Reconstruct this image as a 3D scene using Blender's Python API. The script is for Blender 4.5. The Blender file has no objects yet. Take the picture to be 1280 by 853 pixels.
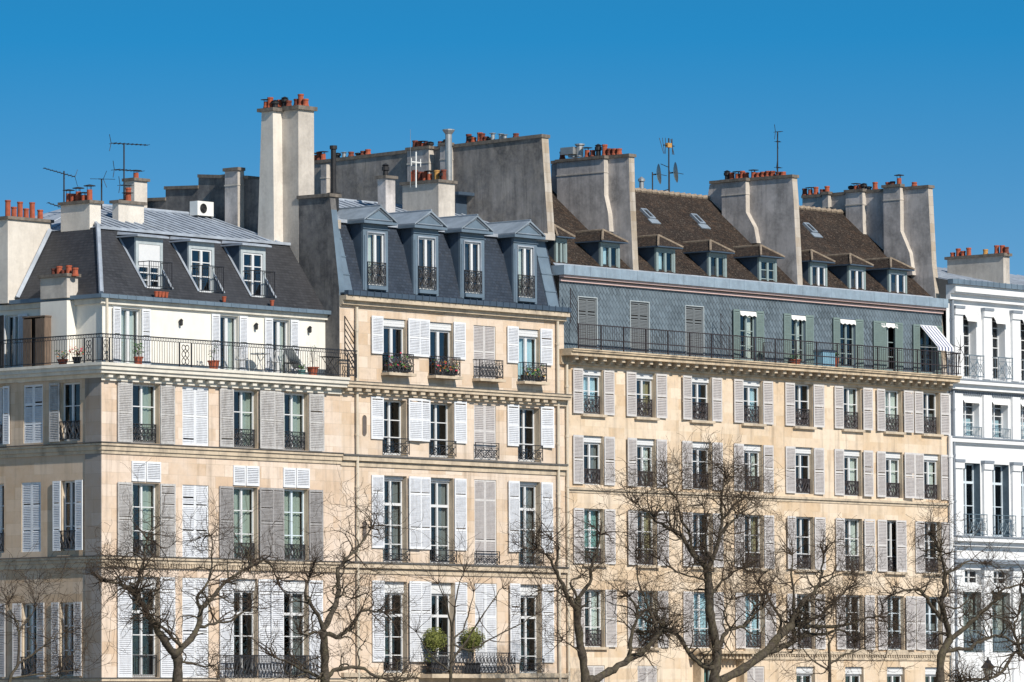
import bpy, math, random
from mathutils import Vector
R = math.radians
rnd = random.Random(7)
scn = bpy.context.scene
col = scn.collection
# ------------------------------------------------------------------ camera model
F = 7000.0; HOR = 900.0; PX, PY = 640.0, 426.5
YAW = math.atan2(7000, 6000)           # angle between image plane normal and facade normal
A = math.pi/2 - YAW                    # heading of the view measured from +x (the street direction)
f0 = Vector((math.cos(A), math.sin(A), 0)); r0 = Vector((math.sin(A), -math.cos(A), 0)); z0v = Vector((0, 0, 1))
TH = math.atan((HOR-PY)/F); ROLL = 0.006
fw = f0*math.cos(TH) + z0v*math.sin(TH); up0 = -f0*math.sin(TH) + z0v*math.cos(TH)
rt = r0*math.cos(ROLL) - up0*math.sin(ROLL); upv = up0*math.cos(ROLL) + r0*math.sin(ROLL)
def ray(px, py): return fw*F + rt*(px-PX) + upv*(PY-py)
CZ = 3.1
_d = ray(127, 560); _d = _d/_d.dot(fw)
CAM = Vector((0, 0, 0)) - _d*194.0; CAM.z = CZ
def on_y(px, py, y=0.0):
    d = ray(px, py); t = (y-CAM.y)/d.y; return CAM + d*t
def on_x(px, py, x=0.0):
    d = ray(px, py); t = (x-CAM.x)/d.x; return CAM + d*t

# ------------------------------------------------------------------ mesh helpers
class Frame:
    def __init__(s, kind, c=0.0): s.kind = kind; s.c = c
    def P(s, u, d, z):
        if s.kind == 'front': return (u, s.c-d, z)
        return (s.c-d, -u, z)
    def inv(s, px, py, d=0.0):
        if s.kind == 'front': p = on_y(px, py, s.c-d); return p.x, p.z
        p = on_x(px, py, s.c-d); return -p.y, p.z
FR = Frame('front'); LF = Frame('left')

class MB:
    def __init__(s): s.v = []; s.f = []; s.m = []
    def face(s, pts, mi=0):
        n = len(s.v); s.v += [tuple(p) for p in pts]; s.f.append(tuple(range(n, n+len(pts)))); s.m.append(mi)
    def box8(s, c, mi=0):
        n = len(s.v); s.v += [tuple(p) for p in c]
        for q in ((0,3,2,1),(4,5,6,7),(0,1,5,4),(1,2,6,5),(2,3,7,6),(3,0,4,7)):
            s.f.append(tuple(n+i for i in q)); s.m.append(mi)
    def box(s, x0, x1, y0, y1, z0, z1, mi=0):
        s.box8([(x0,y0,z0),(x1,y0,z0),(x1,y1,z0),(x0,y1,z0),(x0,y0,z1),(x1,y0,z1),(x1,y1,z1),(x0,y1,z1)], mi)
    def fbox(s, fr, u0, u1, d0, d1, z0, z1, mi=0):
        a = fr.P(u0, d0, z0); b = fr.P(u1, d1, z1)
        s.box(min(a[0],b[0]), max(a[0],b[0]), min(a[1],b[1]), max(a[1],b[1]), min(z0,z1), max(z0,z1), mi)
    def tube(s, pts, r, n=5, cap=True, mi=0):
        pts = [Vector(p) for p in pts]
        if len(pts) < 2: return
        rs = r if isinstance(r, (list, tuple)) else [r]*len(pts)
        t = (pts[1]-pts[0]).normalized()
        a = Vector((0,0,1)) if abs(t.z) < .9 else Vector((1,0,0))
        nx = t.cross(a).normalized(); base = len(s.v)
        for i, p in enumerate(pts):
            if i == 0: tt = pts[1]-pts[0]
            elif i == len(pts)-1: tt = pts[-1]-pts[-2]
            else: tt = pts[i+1]-pts[i-1]
            if tt.length > 1e-9: t = tt.normalized()
            nx = nx - t*nx.dot(t)
            if nx.length < 1e-6: nx = t.orthogonal()
            nx.normalize(); ny = t.cross(nx)
            for k in range(n):
                an = 2*math.pi*k/n
                s.v.append(tuple(p + (nx*math.cos(an)+ny*math.sin(an))*rs[i]))
        for i in range(len(pts)-1):
            for k in range(n):
                k2 = (k+1) % n
                s.f.append((base+i*n+k, base+i*n+k2, base+(i+1)*n+k2, base+(i+1)*n+k)); s.m.append(mi)
        if cap:
            s.f.append(tuple(base+k for k in reversed(range(n)))); s.m.append(mi)
            s.f.append(tuple(base+(len(pts)-1)*n+k for k in range(n))); s.m.append(mi)
    def ftube(s, fr, pts, r, n=4, mi=0): s.tube([fr.P(*p) for p in pts], r, n, True, mi)
    def lathe(s, c, prof, n=10, mi=0, cap=True):
        base = len(s.v)
        for (r, z) in prof:
            for k in range(n):
                a = 2*math.pi*k/n; s.v.append((c[0]+r*math.cos(a), c[1]+r*math.sin(a), c[2]+z))
        for i in range(len(prof)-1):
            for k in range(n):
                k2 = (k+1) % n
                s.f.append((base+i*n+k, base+i*n+k2, base+(i+1)*n+k2, base+(i+1)*n+k)); s.m.append(mi)
        if cap:
            s.f.append(tuple(base+k for k in reversed(range(n)))); s.m.append(mi)
            s.f.append(tuple(base+(len(prof)-1)*n+k for k in range(n))); s.m.append(mi)
    def prism_x(s, prof, x0, x1, mi=0):      # prof: (y,z) polygon extruded along x
        n = len(prof)
        s.face([(x0, y, z) for y, z in prof], mi); s.face([(x1, y, z) for y, z in reversed(prof)], mi)
        for i in range(n):
            a, b = prof[i], prof[(i+1) % n]
            s.face([(x0,a[0],a[1]),(x1,a[0],a[1]),(x1,b[0],b[1]),(x0,b[0],b[1])], mi)
    def skin(s, fn, u0, u1, v0, v1, holes=(), mi=0):
        us = sorted({u0, u1, *[min(max(h[i], u0), u1) for h in holes for i in (0, 1)]})
        vs = sorted({v0, v1, *[min(max(h[i], v0), v1) for h in holes for i in (2, 3)]})
        for a, b in zip(us, us[1:]):
            if b-a < 1e-6: continue
            for c, d in zip(vs, vs[1:]):
                if d-c < 1e-6: continue
                mu, mv = (a+b)/2, (c+d)/2
                if any(h[0] < mu < h[1] and h[2] < mv < h[3] for h in holes): continue
                s.face([fn(a, c), fn(b, c), fn(b, d), fn(a, d)], mi)

WORLD = {}
def absloc(o): return WORLD.get(o.name, Vector((0,0,0)))
def empty(name, loc):
    o = bpy.data.objects.new(name, None); o.location = loc; o.empty_display_size = .3
    col.objects.link(o); WORLD[o.name] = Vector(loc); return o
def build(name, mb, mats, parent=None, origin=None, smooth=False):
    if not mb.f: return None
    if not isinstance(mats, (list, tuple)): mats = [mats]
    og = Vector(origin) if origin is not None else (absloc(parent) if parent else Vector((0,0,0)))
    me = bpy.data.meshes.new(name)
    me.from_pydata([(v[0]-og.x, v[1]-og.y, v[2]-og.z) for v in mb.v], [], mb.f)
    for m in mats: me.materials.append(m)
    if len(mats) > 1: me.polygons.foreach_set('material_index', mb.m)
    if smooth: me.polygons.foreach_set('use_smooth', [True]*len(mb.f))
    me.update()
    o = bpy.data.objects.new(name, me); col.objects.link(o)
    if parent:
        o.parent = parent; o.location = og - absloc(parent)
    else: o.location = og
    WORLD[o.name] = og.copy()
    return o
def tag(o, label=None, cat=None, group=None, kind=None):
    if label: o['label'] = label
    if cat: o['category'] = cat
    if group: o['group'] = group
    if kind: o['kind'] = kind
    return o

# ------------------------------------------------------------------ materials
def new_mat(name):
    m = bpy.data.materials.new(name); m.use_nodes = True; nt = m.node_tree
    return m, nt, nt.nodes['Principled BSDF']
def N(nt, t, **kw):
    n = nt.nodes.new(t)
    for k, v in kw.items(): setattr(n, k, v)
    return n
def pos_vec(nt, mode='xyz'):
    g = N(nt, 'ShaderNodeNewGeometry')
    if mode == 'xyz': return g.outputs['Position']
    s = N(nt, 'ShaderNodeSeparateXYZ'); nt.links.new(g.outputs['Position'], s.inputs[0])
    a = N(nt, 'ShaderNodeMath', operation='ADD'); nt.links.new(s.outputs[0], a.inputs[0]); nt.links.new(s.outputs[1], a.inputs[1])
    c = N(nt, 'ShaderNodeCombineXYZ')
    if mode == 'wall':
        nt.links.new(a.outputs[0], c.inputs[0]); nt.links.new(s.outputs[2], c.inputs[1])
    if mode == 'diamond':
        p = N(nt, 'ShaderNodeMath', operation='ADD'); q = N(nt, 'ShaderNodeMath', operation='SUBTRACT')
        zz = N(nt, 'ShaderNodeMath', operation='MULTIPLY'); zz.inputs[1].default_value = .8
        nt.links.new(s.outputs[2], zz.inputs[0])
        for k in (p, q): nt.links.new(a.outputs[0], k.inputs[0]); nt.links.new(zz.outputs[0], k.inputs[1])
        nt.links.new(q.outputs[0], c.inputs[0]); nt.links.new(p.outputs[0], c.inputs[1])
    return c.outputs[0]
def noise(nt, vec, scale, detail=4, rough=.55, stretch=None):
    if stretch:
        mp = N(nt, 'ShaderNodeMapping'); mp.inputs['Scale'].default_value = stretch; nt.links.new(vec, mp.inputs[0]); vec = mp.outputs[0]
    n = N(nt, 'ShaderNodeTexNoise'); n.inputs['Scale'].default_value = scale; n.inputs['Detail'].default_value = detail
    n.inputs['Roughness'].default_value = rough; nt.links.new(vec, n.inputs['Vector']); return n.outputs[0]
def ramp(nt, fac, stops):
    r = N(nt, 'ShaderNodeValToRGB'); e = r.color_ramp.elements
    while len(e) < len(stops): e.new(.5)
    for el, (p, c) in zip(e, stops): el.position = p; el.color = (*c, 1) if len(c) == 3 else c
    nt.links.new(fac, r.inputs[0]); return r.outputs[0]
def mix(nt, fac, a, b, mode='MIX'):
    m = N(nt, 'ShaderNodeMix', data_type='RGBA', blend_type=mode)
    for sock, v in ((m.inputs['Factor'], fac), (m.inputs[6], a), (m.inputs[7], b)):
        if isinstance(v, (int, float)): sock.default_value = v
        elif isinstance(v, tuple): sock.default_value = (*v, 1)
        else: nt.links.new(v, sock)
    return m.outputs[2]
def bump(nt, bsdf, h, strength=.3, dist=.02):
    b = N(nt, 'ShaderNodeBump'); b.inputs['Strength'].default_value = strength; b.inputs['Distance'].default_value = dist
    nt.links.new(h, b.inputs['Height']); nt.links.new(b.outputs[0], bsdf.inputs['Normal'])
def sc(c, k): return tuple(min(1, x*k) for x in c)

def noise_col(nt, vec, scale):
    n = N(nt, 'ShaderNodeTexNoise'); n.inputs['Scale'].default_value = scale; n.inputs['Detail'].default_value = 6; nt.links.new(vec, n.inputs['Vector']); return n.outputs[1]
def stone(name, base, block=(.95, .42), joint=.10, grime=.5, stain=(.16,.13,.10)):
    m, nt, b = new_mat(name); wv = pos_vec(nt, 'wall'); pv = pos_vec(nt)
    br = N(nt, 'ShaderNodeTexBrick'); br.inputs['Scale'].default_value = 1
    br.inputs['Brick Width'].default_value = block[0]; br.inputs['Row Height'].default_value = block[1]
    br.inputs['Mortar Size'].default_value = .008; br.inputs['Mortar Smooth'].default_value = .4
    br.inputs['Color1'].default_value = (*sc((base[0],base[1]*1.03,base[2]*1.12), 1.12), 1); br.inputs['Color2'].default_value = (*sc((base[0]*1.03, base[1]*.93, base[2]*.84), .84), 1)
    br.inputs['Mortar'].default_value = (*sc(base, 1-joint*3), 1); br.inputs['Bias'].default_value = -.1
    nt.links.new(wv, br.inputs['Vector'])
    n1 = noise(nt, pv, .55, 6, .62); n2 = noise(nt, pv, 3.2, 8, .7); n3 = noise(nt, pv, 1.0, 5, .6, (2.6, 2.6, .20))
    c = mix(nt, ramp(nt, n1, [(.35, (0,0,0)), (.7, (.42,)*3)]), br.outputs[0], sc((base[0], base[1]*.93, base[2]*.8), .86))
    c = mix(nt, ramp(nt, n2, [(.48, (0,0,0)), (.72, (.5*grime,)*3)]), c, sc(stain, 1.7))
    c = mix(nt, ramp(nt, noise(nt, pv, .28, 7, .7), [(.45, (0,0,0)), (.62, (.55,)*3)]), c, sc((base[0], base[1]*1.06, base[2]*1.2), 1.08))
    c = mix(nt, ramp(nt, n3, [(.52, (0,0,0)), (.70, (.62*grime,)*3)]), c, stain)
    nt.links.new(c, b.inputs['Base Color']); b.inputs['Roughness'].default_value = .9
    b.inputs['Specular IOR Level'].default_value = .2
    bump(nt, b, n2, .25, .02); return m

def plaster(name, base, dark, amt=.6, scale=.5, pink=None):
    m, nt, b = new_mat(name); pv = pos_vec(nt)
    n1 = noise(nt, pv, scale, 8, .65); n2 = noise(nt, pv, 2.6, 8, .7); n3 = noise(nt, pv, .9, 6, .65, (1.5, 1.5, .25)); n4 = noise(nt, pv, 9, 4, .6)
    c = mix(nt, ramp(nt, n1, [(.42, (0,0,0)), (.62, (amt,)*3)]), base, dark)
    if pink: c = mix(nt, ramp(nt, n2, [(.4, (0,0,0)), (.7, (.6,)*3)]), c, pink)
    c = mix(nt, ramp(nt, n3, [(.5, (0,0,0)), (.75, (amt*.9,)*3)]), c, sc(dark, .75))
    vo = N(nt, 'ShaderNodeTexVoronoi'); vo.inputs['Scale'].default_value = .8; wp = mix(nt, .35, pv, noise_col(nt, pv, 1.2), 'ADD'); nt.links.new(wp, vo.inputs['Vector'])
    c = mix(nt, ramp(nt, vo.outputs['Color'], [(.45, (0,0,0)), (.55, (.35*amt,)*3)]), c, sc(base, .62))
    n5 = noise(nt, pv, 1.0, 8, .7, (3.5, 3.5, .28)); c = mix(nt, ramp(nt, n5, [(.5, (0,0,0)), (.68, (amt*.7,)*3)]), c, sc(dark, .9))
    c = mix(nt, ramp(nt, n4, [(.4, (0,0,0)), (.8, (.3,)*3)]), c, sc(base, 1.25))
    nt.links.new(c, b.inputs['Base Color']); b.inputs['Roughness'].default_value = .93; b.inputs['Specular IOR Level'].default_value = .15
    bump(nt, b, n2, .35, .03); return m

def slate(name, base, mode='wall', bw=.24, rh=.13, line=.45, spec=.35):
    m, nt, b = new_mat(name); wv = pos_vec(nt, mode); pv = pos_vec(nt)
    br = N(nt, 'ShaderNodeTexBrick'); br.inputs['Scale'].default_value = 1
    br.inputs['Brick Width'].default_value = bw; br.inputs['Row Height'].default_value = rh
    br.inputs['Mortar Size'].default_value = .022 if mode == 'diamond' else .012; br.inputs['Mortar Smooth'].default_value = .3
    if mode == 'diamond': br.offset = .5
    br.inputs['Color1'].default_value = (*sc(base, 1.25), 1); br.inputs['Color2'].default_value = (*sc(base, .75), 1)
    br.inputs['Mortar'].default_value = (*sc(base, line), 1); nt.links.new(wv, br.inputs['Vector'])
    n1 = noise(nt, pv, .8, 6, .6); n2 = noise(nt, pv, 6, 5, .7)
    c = mix(nt, ramp(nt, n1, [(.35, (0,0,0)), (.7, (.5,)*3)]), br.outputs[0], sc(base, 1.5))
    c = mix(nt, ramp(nt, n2, [(.55, (0,0,0)), (.85, (.22,)*3)]), c, (.2,.19,.18))
    nt.links.new(c, b.inputs['Base Color']); b.inputs['Roughness'].default_value = .55; b.inputs['Specular IOR Level'].default_value = spec
    bump(nt, b, br.outputs['Fac'], -.4, .02); return m

def tiles(name):
    m, nt, b = new_mat(name); wv = pos_vec(nt, 'wall'); pv = pos_vec(nt)
    br = N(nt, 'ShaderNodeTexBrick'); br.inputs['Scale'].default_value = 1
    br.inputs['Brick Width'].default_value = .2; br.inputs['Row Height'].default_value = .11
    br.inputs['Mortar Size'].default_value = .016; br.inputs['Mortar Smooth'].default_value = .5
    br.inputs['Color1'].default_value = (.046,.033,.027,1); br.inputs['Color2'].default_value = (.018,.015,.014,1)
    br.inputs['Mortar'].default_value = (.018,.014,.012,1); nt.links.new(wv, br.inputs['Vector'])
    n1 = noise(nt, pv, .7, 6, .65); n2 = noise(nt, pv, 5, 6, .75); n3 = noise(nt, pv, 14, 3, .7)
    c = mix(nt, ramp(nt, n1, [(.4, (0,0,0)), (.65, (.6,)*3)]), br.outputs[0], (.06,.047,.04))
    c = mix(nt, ramp(nt, n2, [(.50, (0,0,0)), (.62, (.85,)*3)]), c, (.085,.056,.040))
    c = mix(nt, ramp(nt, noise(nt, pv, 1.9, 8, .8), [(.47, (0,0,0)), (.56, (.85,)*3)]), c, (.033,.027,.024))
    c = mix(nt, ramp(nt, n3, [(.56, (0,0,0)), (.66, (.85,)*3)]), c, (.15,.125,.10))
    nt.links.new(c, b.inputs['Base Color']); b.inputs['Roughness'].default_value = .95; b.inputs['Specular IOR Level'].default_value = .1
    bump(nt, b, n3, .9, .05); return m

def simple(name, base, rough=.6, metal=0.0, var=.15, scale=4, spec=.3, dirt=None, dirtamt=.5, stretch=None, bmp=0):
    m, nt, b = new_mat(name); pv = pos_vec(nt)
    n1 = noise(nt, pv, scale, 6, .65, stretch)
    c = mix(nt, ramp(nt, n1, [(.3, (0,0,0)), (.7, (1,1,1))]), sc(base, 1-var), sc(base, 1+var))
    if dirt:
        n2 = noise(nt, pv, scale*.35+.3, 7, .7, (1.5,1.5,.5)); c = mix(nt, ramp(nt, n2, [(.45, (0,0,0)), (.72, (dirtamt,)*3)]), c, dirt)
    nt.links.new(c, b.inputs['Base Color']); b.inputs['Roughness'].default_value = rough; b.inputs['Metallic'].default_value = metal
    b.inputs['Specular IOR Level'].default_value = spec
    if bmp: bump(nt, b, n1, bmp, .02)
    return m

def glass_mat(name, tint=(.9,.95,1), k=1.6):
    m = bpy.data.materials.new(name); m.use_nodes = True; nt = m.node_tree; nt.nodes.clear()
    out = N(nt, 'ShaderNodeOutputMaterial'); tr = N(nt, 'ShaderNodeBsdfTransparent'); gl = N(nt, 'ShaderNodeBsdfGlossy')
    gl.inputs['Roughness'].default_value = .03; gl.inputs['Color'].default_value = (*tint, 1); tr.inputs[0].default_value = (.82,.88,.86,1)
    fr = N(nt, 'ShaderNodeFresnel'); fr.inputs[0].default_value = 1.5
    ml = N(nt, 'ShaderNodeMath', operation='MULTIPLY'); ml.use_clamp = True; ml.inputs[1].default_value = k; nt.links.new(fr.outputs[0], ml.inputs[0])
    pv = pos_vec(nt); n = noise(nt, pv, 2.2, 2, .5); b = N(nt, 'ShaderNodeBump'); b.inputs['Strength'].default_value = .12; b.inputs['Distance'].default_value = .03
    nt.links.new(n, b.inputs['Height']); nt.links.new(b.outputs[0], gl.inputs['Normal'])
    mx = N(nt, 'ShaderNodeMixShader'); nt.links.new(ml.outputs[0], mx.inputs[0]); nt.links.new(tr.outputs[0], mx.inputs[1]); nt.links.new(gl.outputs[0], mx.inputs[2])
    nt.links.new(mx.outputs[0], out.inputs[0]); return m

def striped(name, a, b_, scale=7):
    m, nt, b = new_mat(name); pv = pos_vec(nt); s = N(nt, 'ShaderNodeSeparateXYZ'); nt.links.new(pv, s.inputs[0])
    k = N(nt, 'ShaderNodeMath', operation='MULTIPLY'); k.inputs[1].default_value = scale; nt.links.new(s.outputs[0], k.inputs[0])
    fr = N(nt, 'ShaderNodeMath', operation='FRACT'); nt.links.new(k.outputs[0], fr.inputs[0])
    g = N(nt, 'ShaderNodeMath', operation='GREATER_THAN'); g.inputs[1].default_value = .6; nt.links.new(fr.outputs[0], g.inputs[0])
    nt.links.new(mix(nt, g.outputs[0], a, b_), b.inputs['Base Color']); b.inputs['Roughness'].default_value = .9; return m

M = {}
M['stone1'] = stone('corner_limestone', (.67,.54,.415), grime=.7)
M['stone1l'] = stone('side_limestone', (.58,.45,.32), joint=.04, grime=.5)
M['pier'] = stone('dark_grey_ashlar', (.27,.245,.215), block=(.9,.45), grime=1.0)  # corner pier blocks, set greyer and darker than the side wall
M['stone2'] = stone('warm_limestone', (.67,.545,.415), grime=.6)
M['stone3'] = stone('golden_limestone', (.69,.56,.405), joint=.03, grime=.75)
M['trim'] = simple('limestone_trim', (.58,.48,.36), .9, var=.12, scale=3, spec=.15, dirt=(.2,.17,.14), dirtamt=.7)
M['trimw'] = simple('cream_painted_trim', (.70,.66,.58), .85, var=.06, scale=3, spec=.15, dirt=(.3,.28,.25), dirtamt=.45)
M['trim3'] = simple('stained_limestone_cornice', (.58,.465,.33), .9, var=.2, scale=4, spec=.1, dirt=(.13,.11,.09), dirtamt=.8)
M['render'] = simple('cream_render', (.80,.77,.70), .9, var=.04, scale=2, spec=.1, dirt=(.55,.52,.46), dirtamt=.3)
M['white'] = simple('white_wall', (.74,.745,.75), .85, var=.04, scale=2, spec=.1, dirt=(.55,.58,.62), dirtamt=.4)
M['whitetrim'] = simple('white_trim', (.78,.785,.79), .8, var=.03, scale=5, spec=.1, dirt=(.6,.62,.65), dirtamt=.35)
M['arch4'] = simple('pale_grey_stone', (.42,.42,.40), .9, var=.2, scale=3, spec=.1, dirt=(.2,.2,.19), dirtamt=.7)
M['plaster'] = plaster('grey_weathered_render', (.57,.53,.51), (.23,.22,.215), .95, .75)
M['plasterm'] = plaster('stained_dark_render', (.33,.305,.29), (.10,.096,.095), .95, .55, (.42,.37,.31))
M['plasterd'] = plaster('dark_sooty_render', (.17,.165,.165), (.055,.055,.06), .85, .8, (.36,.34,.31))
M['plasterl'] = plaster('pale_chimney_render', (.58,.53,.47), (.32,.29,.26), .55, 1.0)
M['plasterc'] = plaster('clean_cream_chimney_render', (.70,.65,.58), (.48,.44,.39), .45, 1.0)
M['edge'] = stone('stone_gable_edge', (.46,.405,.33), block=(.8,.38), joint=.12, grime=.9)
M['capst'] = simple('chimney_cap_stone', (.19,.165,.14), .95, var=.3, scale=6, spec=.1, dirt=(.07,.065,.06), dirtamt=.7)
M['slate1'] = slate('brown_grey_slate', (.037,.038,.043), bw=.2, rh=.1)
M['slate2'] = slate('blue_slate', (.030,.040,.058), bw=.2, rh=.11)
M['slate3'] = slate('diamond_slate', (.118,.152,.180), 'diamond', .40, .20, .25)
M['zinc'] = simple('weathered_zinc', (.36,.40,.455), .5, .0, var=.28, scale=1.4, spec=.4, dirt=(.22,.25,.30), dirtamt=.75, bmp=.1)
M['zincm'] = simple('dull_zinc', (.24,.285,.335), .55, .0, var=.2, scale=2, spec=.35, dirt=(.14,.17,.21), dirtamt=.6)
M['zincb'] = simple('blue_grey_zinc', (.145,.20,.255), .55, .10, var=.15, scale=1.5, spec=.4, dirt=(.10,.13,.17), dirtamt=.5)
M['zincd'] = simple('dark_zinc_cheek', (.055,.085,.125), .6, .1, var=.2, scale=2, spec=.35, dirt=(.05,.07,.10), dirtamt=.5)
M['zinc3'] = simple('pale_zinc_gutter', (.30,.38,.45), .5, .2, var=.15, scale=3, spec=.4, dirt=(.17,.2,.24), dirtamt=.5)
M['pink'] = simple('pink_painted_cornice', (.60,.44,.41), .8, var=.08, scale=3)
M['tile'] = tiles('old_clay_roof_tiles')
M['ridge'] = simple('ridge_mortar', (.30,.24,.18), .95, var=.3, scale=9, dirt=(.12,.09,.07), dirtamt=.8)
M['pot'] = simple('terracotta', (.38,.10,.055), .85, var=.25, scale=7, spec=.15, dirt=(.16,.07,.05), dirtamt=.55)
M['potd'] = simple('sooty_terracotta', (.20,.065,.045), .9, var=.3, scale=8, spec=.1, dirt=(.05,.04,.04), dirtamt=.7)
M['poty'] = simple('buff_clay_pot', (.50,.27,.09), .85, var=.2, scale=8, spec=.1)
M['flue'] = simple('galvanised_flue', (.36,.37,.37), .45, .5, var=.15, scale=5)
M['dark'] = simple('blackened_metal', (.03,.03,.032), .6, .2, var=.3, scale=6)
M['iron'] = simple('black_wrought_iron', (.022,.023,.028), .5, .1, var=.3, scale=8, spec=.4)
M['iron3'] = simple('brown_black_iron', (.04,.032,.035), .55, .1, var=.3, scale=8)
M['ironb'] = simple('blue_grey_iron', (.12,.17,.21), .5, .1, var=.15, scale=8)
M['shw'] = simple('white_shutter_paint', (.74,.76,.79), .7, var=.06, scale=12, spec=.2, dirt=(.42,.42,.42), dirtamt=.35)
M['shg'] = simple('weathered_grey_shutter_paint', (.50,.49,.48), .8, var=.22, scale=10, spec=.15, dirt=(.25,.23,.21), dirtamt=.75, stretch=(1,1,5))
M['shd'] = simple('bare_grey_shutter_wood', (.34,.33,.33), .85, var=.25, scale=10, spec=.15, dirt=(.19,.175,.165), dirtamt=.7, stretch=(1,1,5))
M['sh3'] = simple('mauve_grey_shutter_paint', (.54,.50,.495), .8, var=.1, scale=10, spec=.15, dirt=(.36,.33,.32), dirtamt=.45, stretch=(1,1,4))
M['shgreen'] = simple('grey_green_shutter_paint', (.17,.23,.22), .7, var=.1, scale=8)
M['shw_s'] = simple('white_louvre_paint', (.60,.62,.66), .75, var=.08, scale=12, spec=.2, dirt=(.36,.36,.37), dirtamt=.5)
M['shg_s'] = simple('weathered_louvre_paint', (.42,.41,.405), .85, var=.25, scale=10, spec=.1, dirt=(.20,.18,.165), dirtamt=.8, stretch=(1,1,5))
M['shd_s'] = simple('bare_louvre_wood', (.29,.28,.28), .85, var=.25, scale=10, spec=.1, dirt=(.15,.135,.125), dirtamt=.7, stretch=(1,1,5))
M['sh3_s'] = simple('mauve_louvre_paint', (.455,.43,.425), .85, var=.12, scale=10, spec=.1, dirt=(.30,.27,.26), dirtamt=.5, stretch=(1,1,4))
M['sh3'] = simple('mauve_frame_paint', (.60,.58,.57), .8, var=.1, scale=10, spec=.15, dirt=(.38,.35,.34), dirtamt=.45, stretch=(1,1,4))
M['shslate'] = simple('slate_grey_shutter_paint', (.14,.155,.165), .75, var=.1, scale=8)
M['wf'] = simple('white_window_paint', (.66,.67,.68), .55, var=.04, scale=10, spec=.3)
M['wfg'] = simple('grey_green_window_paint', (.24,.30,.30), .6, var=.08, scale=8)
M['wfb'] = simple('pale_blue_window_paint', (.62,.70,.76), .6, var=.06, scale=8)
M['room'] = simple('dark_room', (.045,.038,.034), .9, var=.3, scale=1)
M['glass'] = glass_mat('window_glass', k=1.5)
M['glassb'] = glass_mat('bright_window_glass', (.85,.93,1), k=2.1)
M['cw'] = simple('white_curtain', (.66,.68,.66), .95, var=.06, scale=5)
M['cg'] = simple('pale_green_curtain', (.40,.44,.40), .95, var=.1, scale=5)
M['ct'] = simple('teal_curtain', (.25,.43,.42), .95, var=.1, scale=5)
M['cr'] = simple('crimson_curtain', (.45,.06,.09), .95, var=.15, scale=5)
M['cb'] = simple('light_blue_curtain', (.50,.66,.76), .95, var=.08, scale=5)
M['cy'] = simple('straw_curtain', (.40,.34,.20), .95, var=.1, scale=5)
M['cgrey'] = simple('grey_net_curtain', (.22,.23,.24), .95, var=.1, scale=5)
M['pipe'] = simple('cream_drainpipe_paint', (.62,.55,.44), .6, var=.08, scale=4, dirt=(.4,.35,.28), dirtamt=.5)
M['piped'] = simple('dark_drainpipe', (.13,.11,.10), .6, var=.2, scale=4)
M['pipeb'] = simple('blue_grey_drainpipe', (.22,.25,.29), .6, var=.1, scale=4)
M['lead'] = simple('lead_capping', (.12,.115,.11), .7, .1, var=.3, scale=4)
M['bark'] = simple('dark_bark', (.072,.060,.048), .95, var=.6, scale=9, spec=.1, dirt=(.13,.115,.06), dirtamt=.6, bmp=.6)
M['twig'] = simple('twig_bark', (.068,.051,.038), .95, var=.35, scale=9, spec=.1)
M['leaf'] = simple('box_foliage', (.15,.165,.045), .8, var=.4, scale=30, spec=.2)
M['leaf2'] = simple('green_pot_foliage', (.07,.17,.045), .8, var=.4, scale=30, spec=.2)
M['flr'] = simple('red_flowers', (.62,.05,.09), .8, var=.3, scale=30)
M['flo'] = simple('orange_flowers', (.60,.20,.04), .8, var=.3, scale=30)
M['flw'] = simple('pale_flowers', (.65,.58,.50), .8, var=.2, scale=30)
M['wood'] = simple('brown_wood', (.16,.115,.085), .7, var=.3, scale=6, stretch=(4,4,.6))
M['acw'] = simple('white_enamel', (.75,.75,.72), .4, var=.04, scale=4)
M['awn'] = striped('striped_awning_cloth', (.78,.77,.78), (.10,.13,.24), 4.6)
M['awnw'] = simple('white_awning_cloth', (.80,.79,.77), .9, var=.04, scale=6)
M['bluebox'] = simple('light_blue_plastic', (.22,.40,.52), .5, var=.08, scale=4)
M['dorm'] = simple('pale_dormer_joinery', (.42,.47,.49), .6, var=.1, scale=6, dirt=(.25,.28,.3), dirtamt=.5)
M['asph'] = simple('quay_stone', (.28,.25,.21), .9, var=.3, scale=2)
M['pave'] = simple('paving_stone', (.30,.28,.25), .9, var=.15, scale=2)
M['lamp'] = simple('lantern_glass', (.25,.25,.22), .3, var=.1)
M['doorg'] = simple('green_shop_blind', (.10,.22,.22), .7, var=.15, scale=5)

def SM(k): return [M[k], M.get(k+'_s', M[k])]
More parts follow.
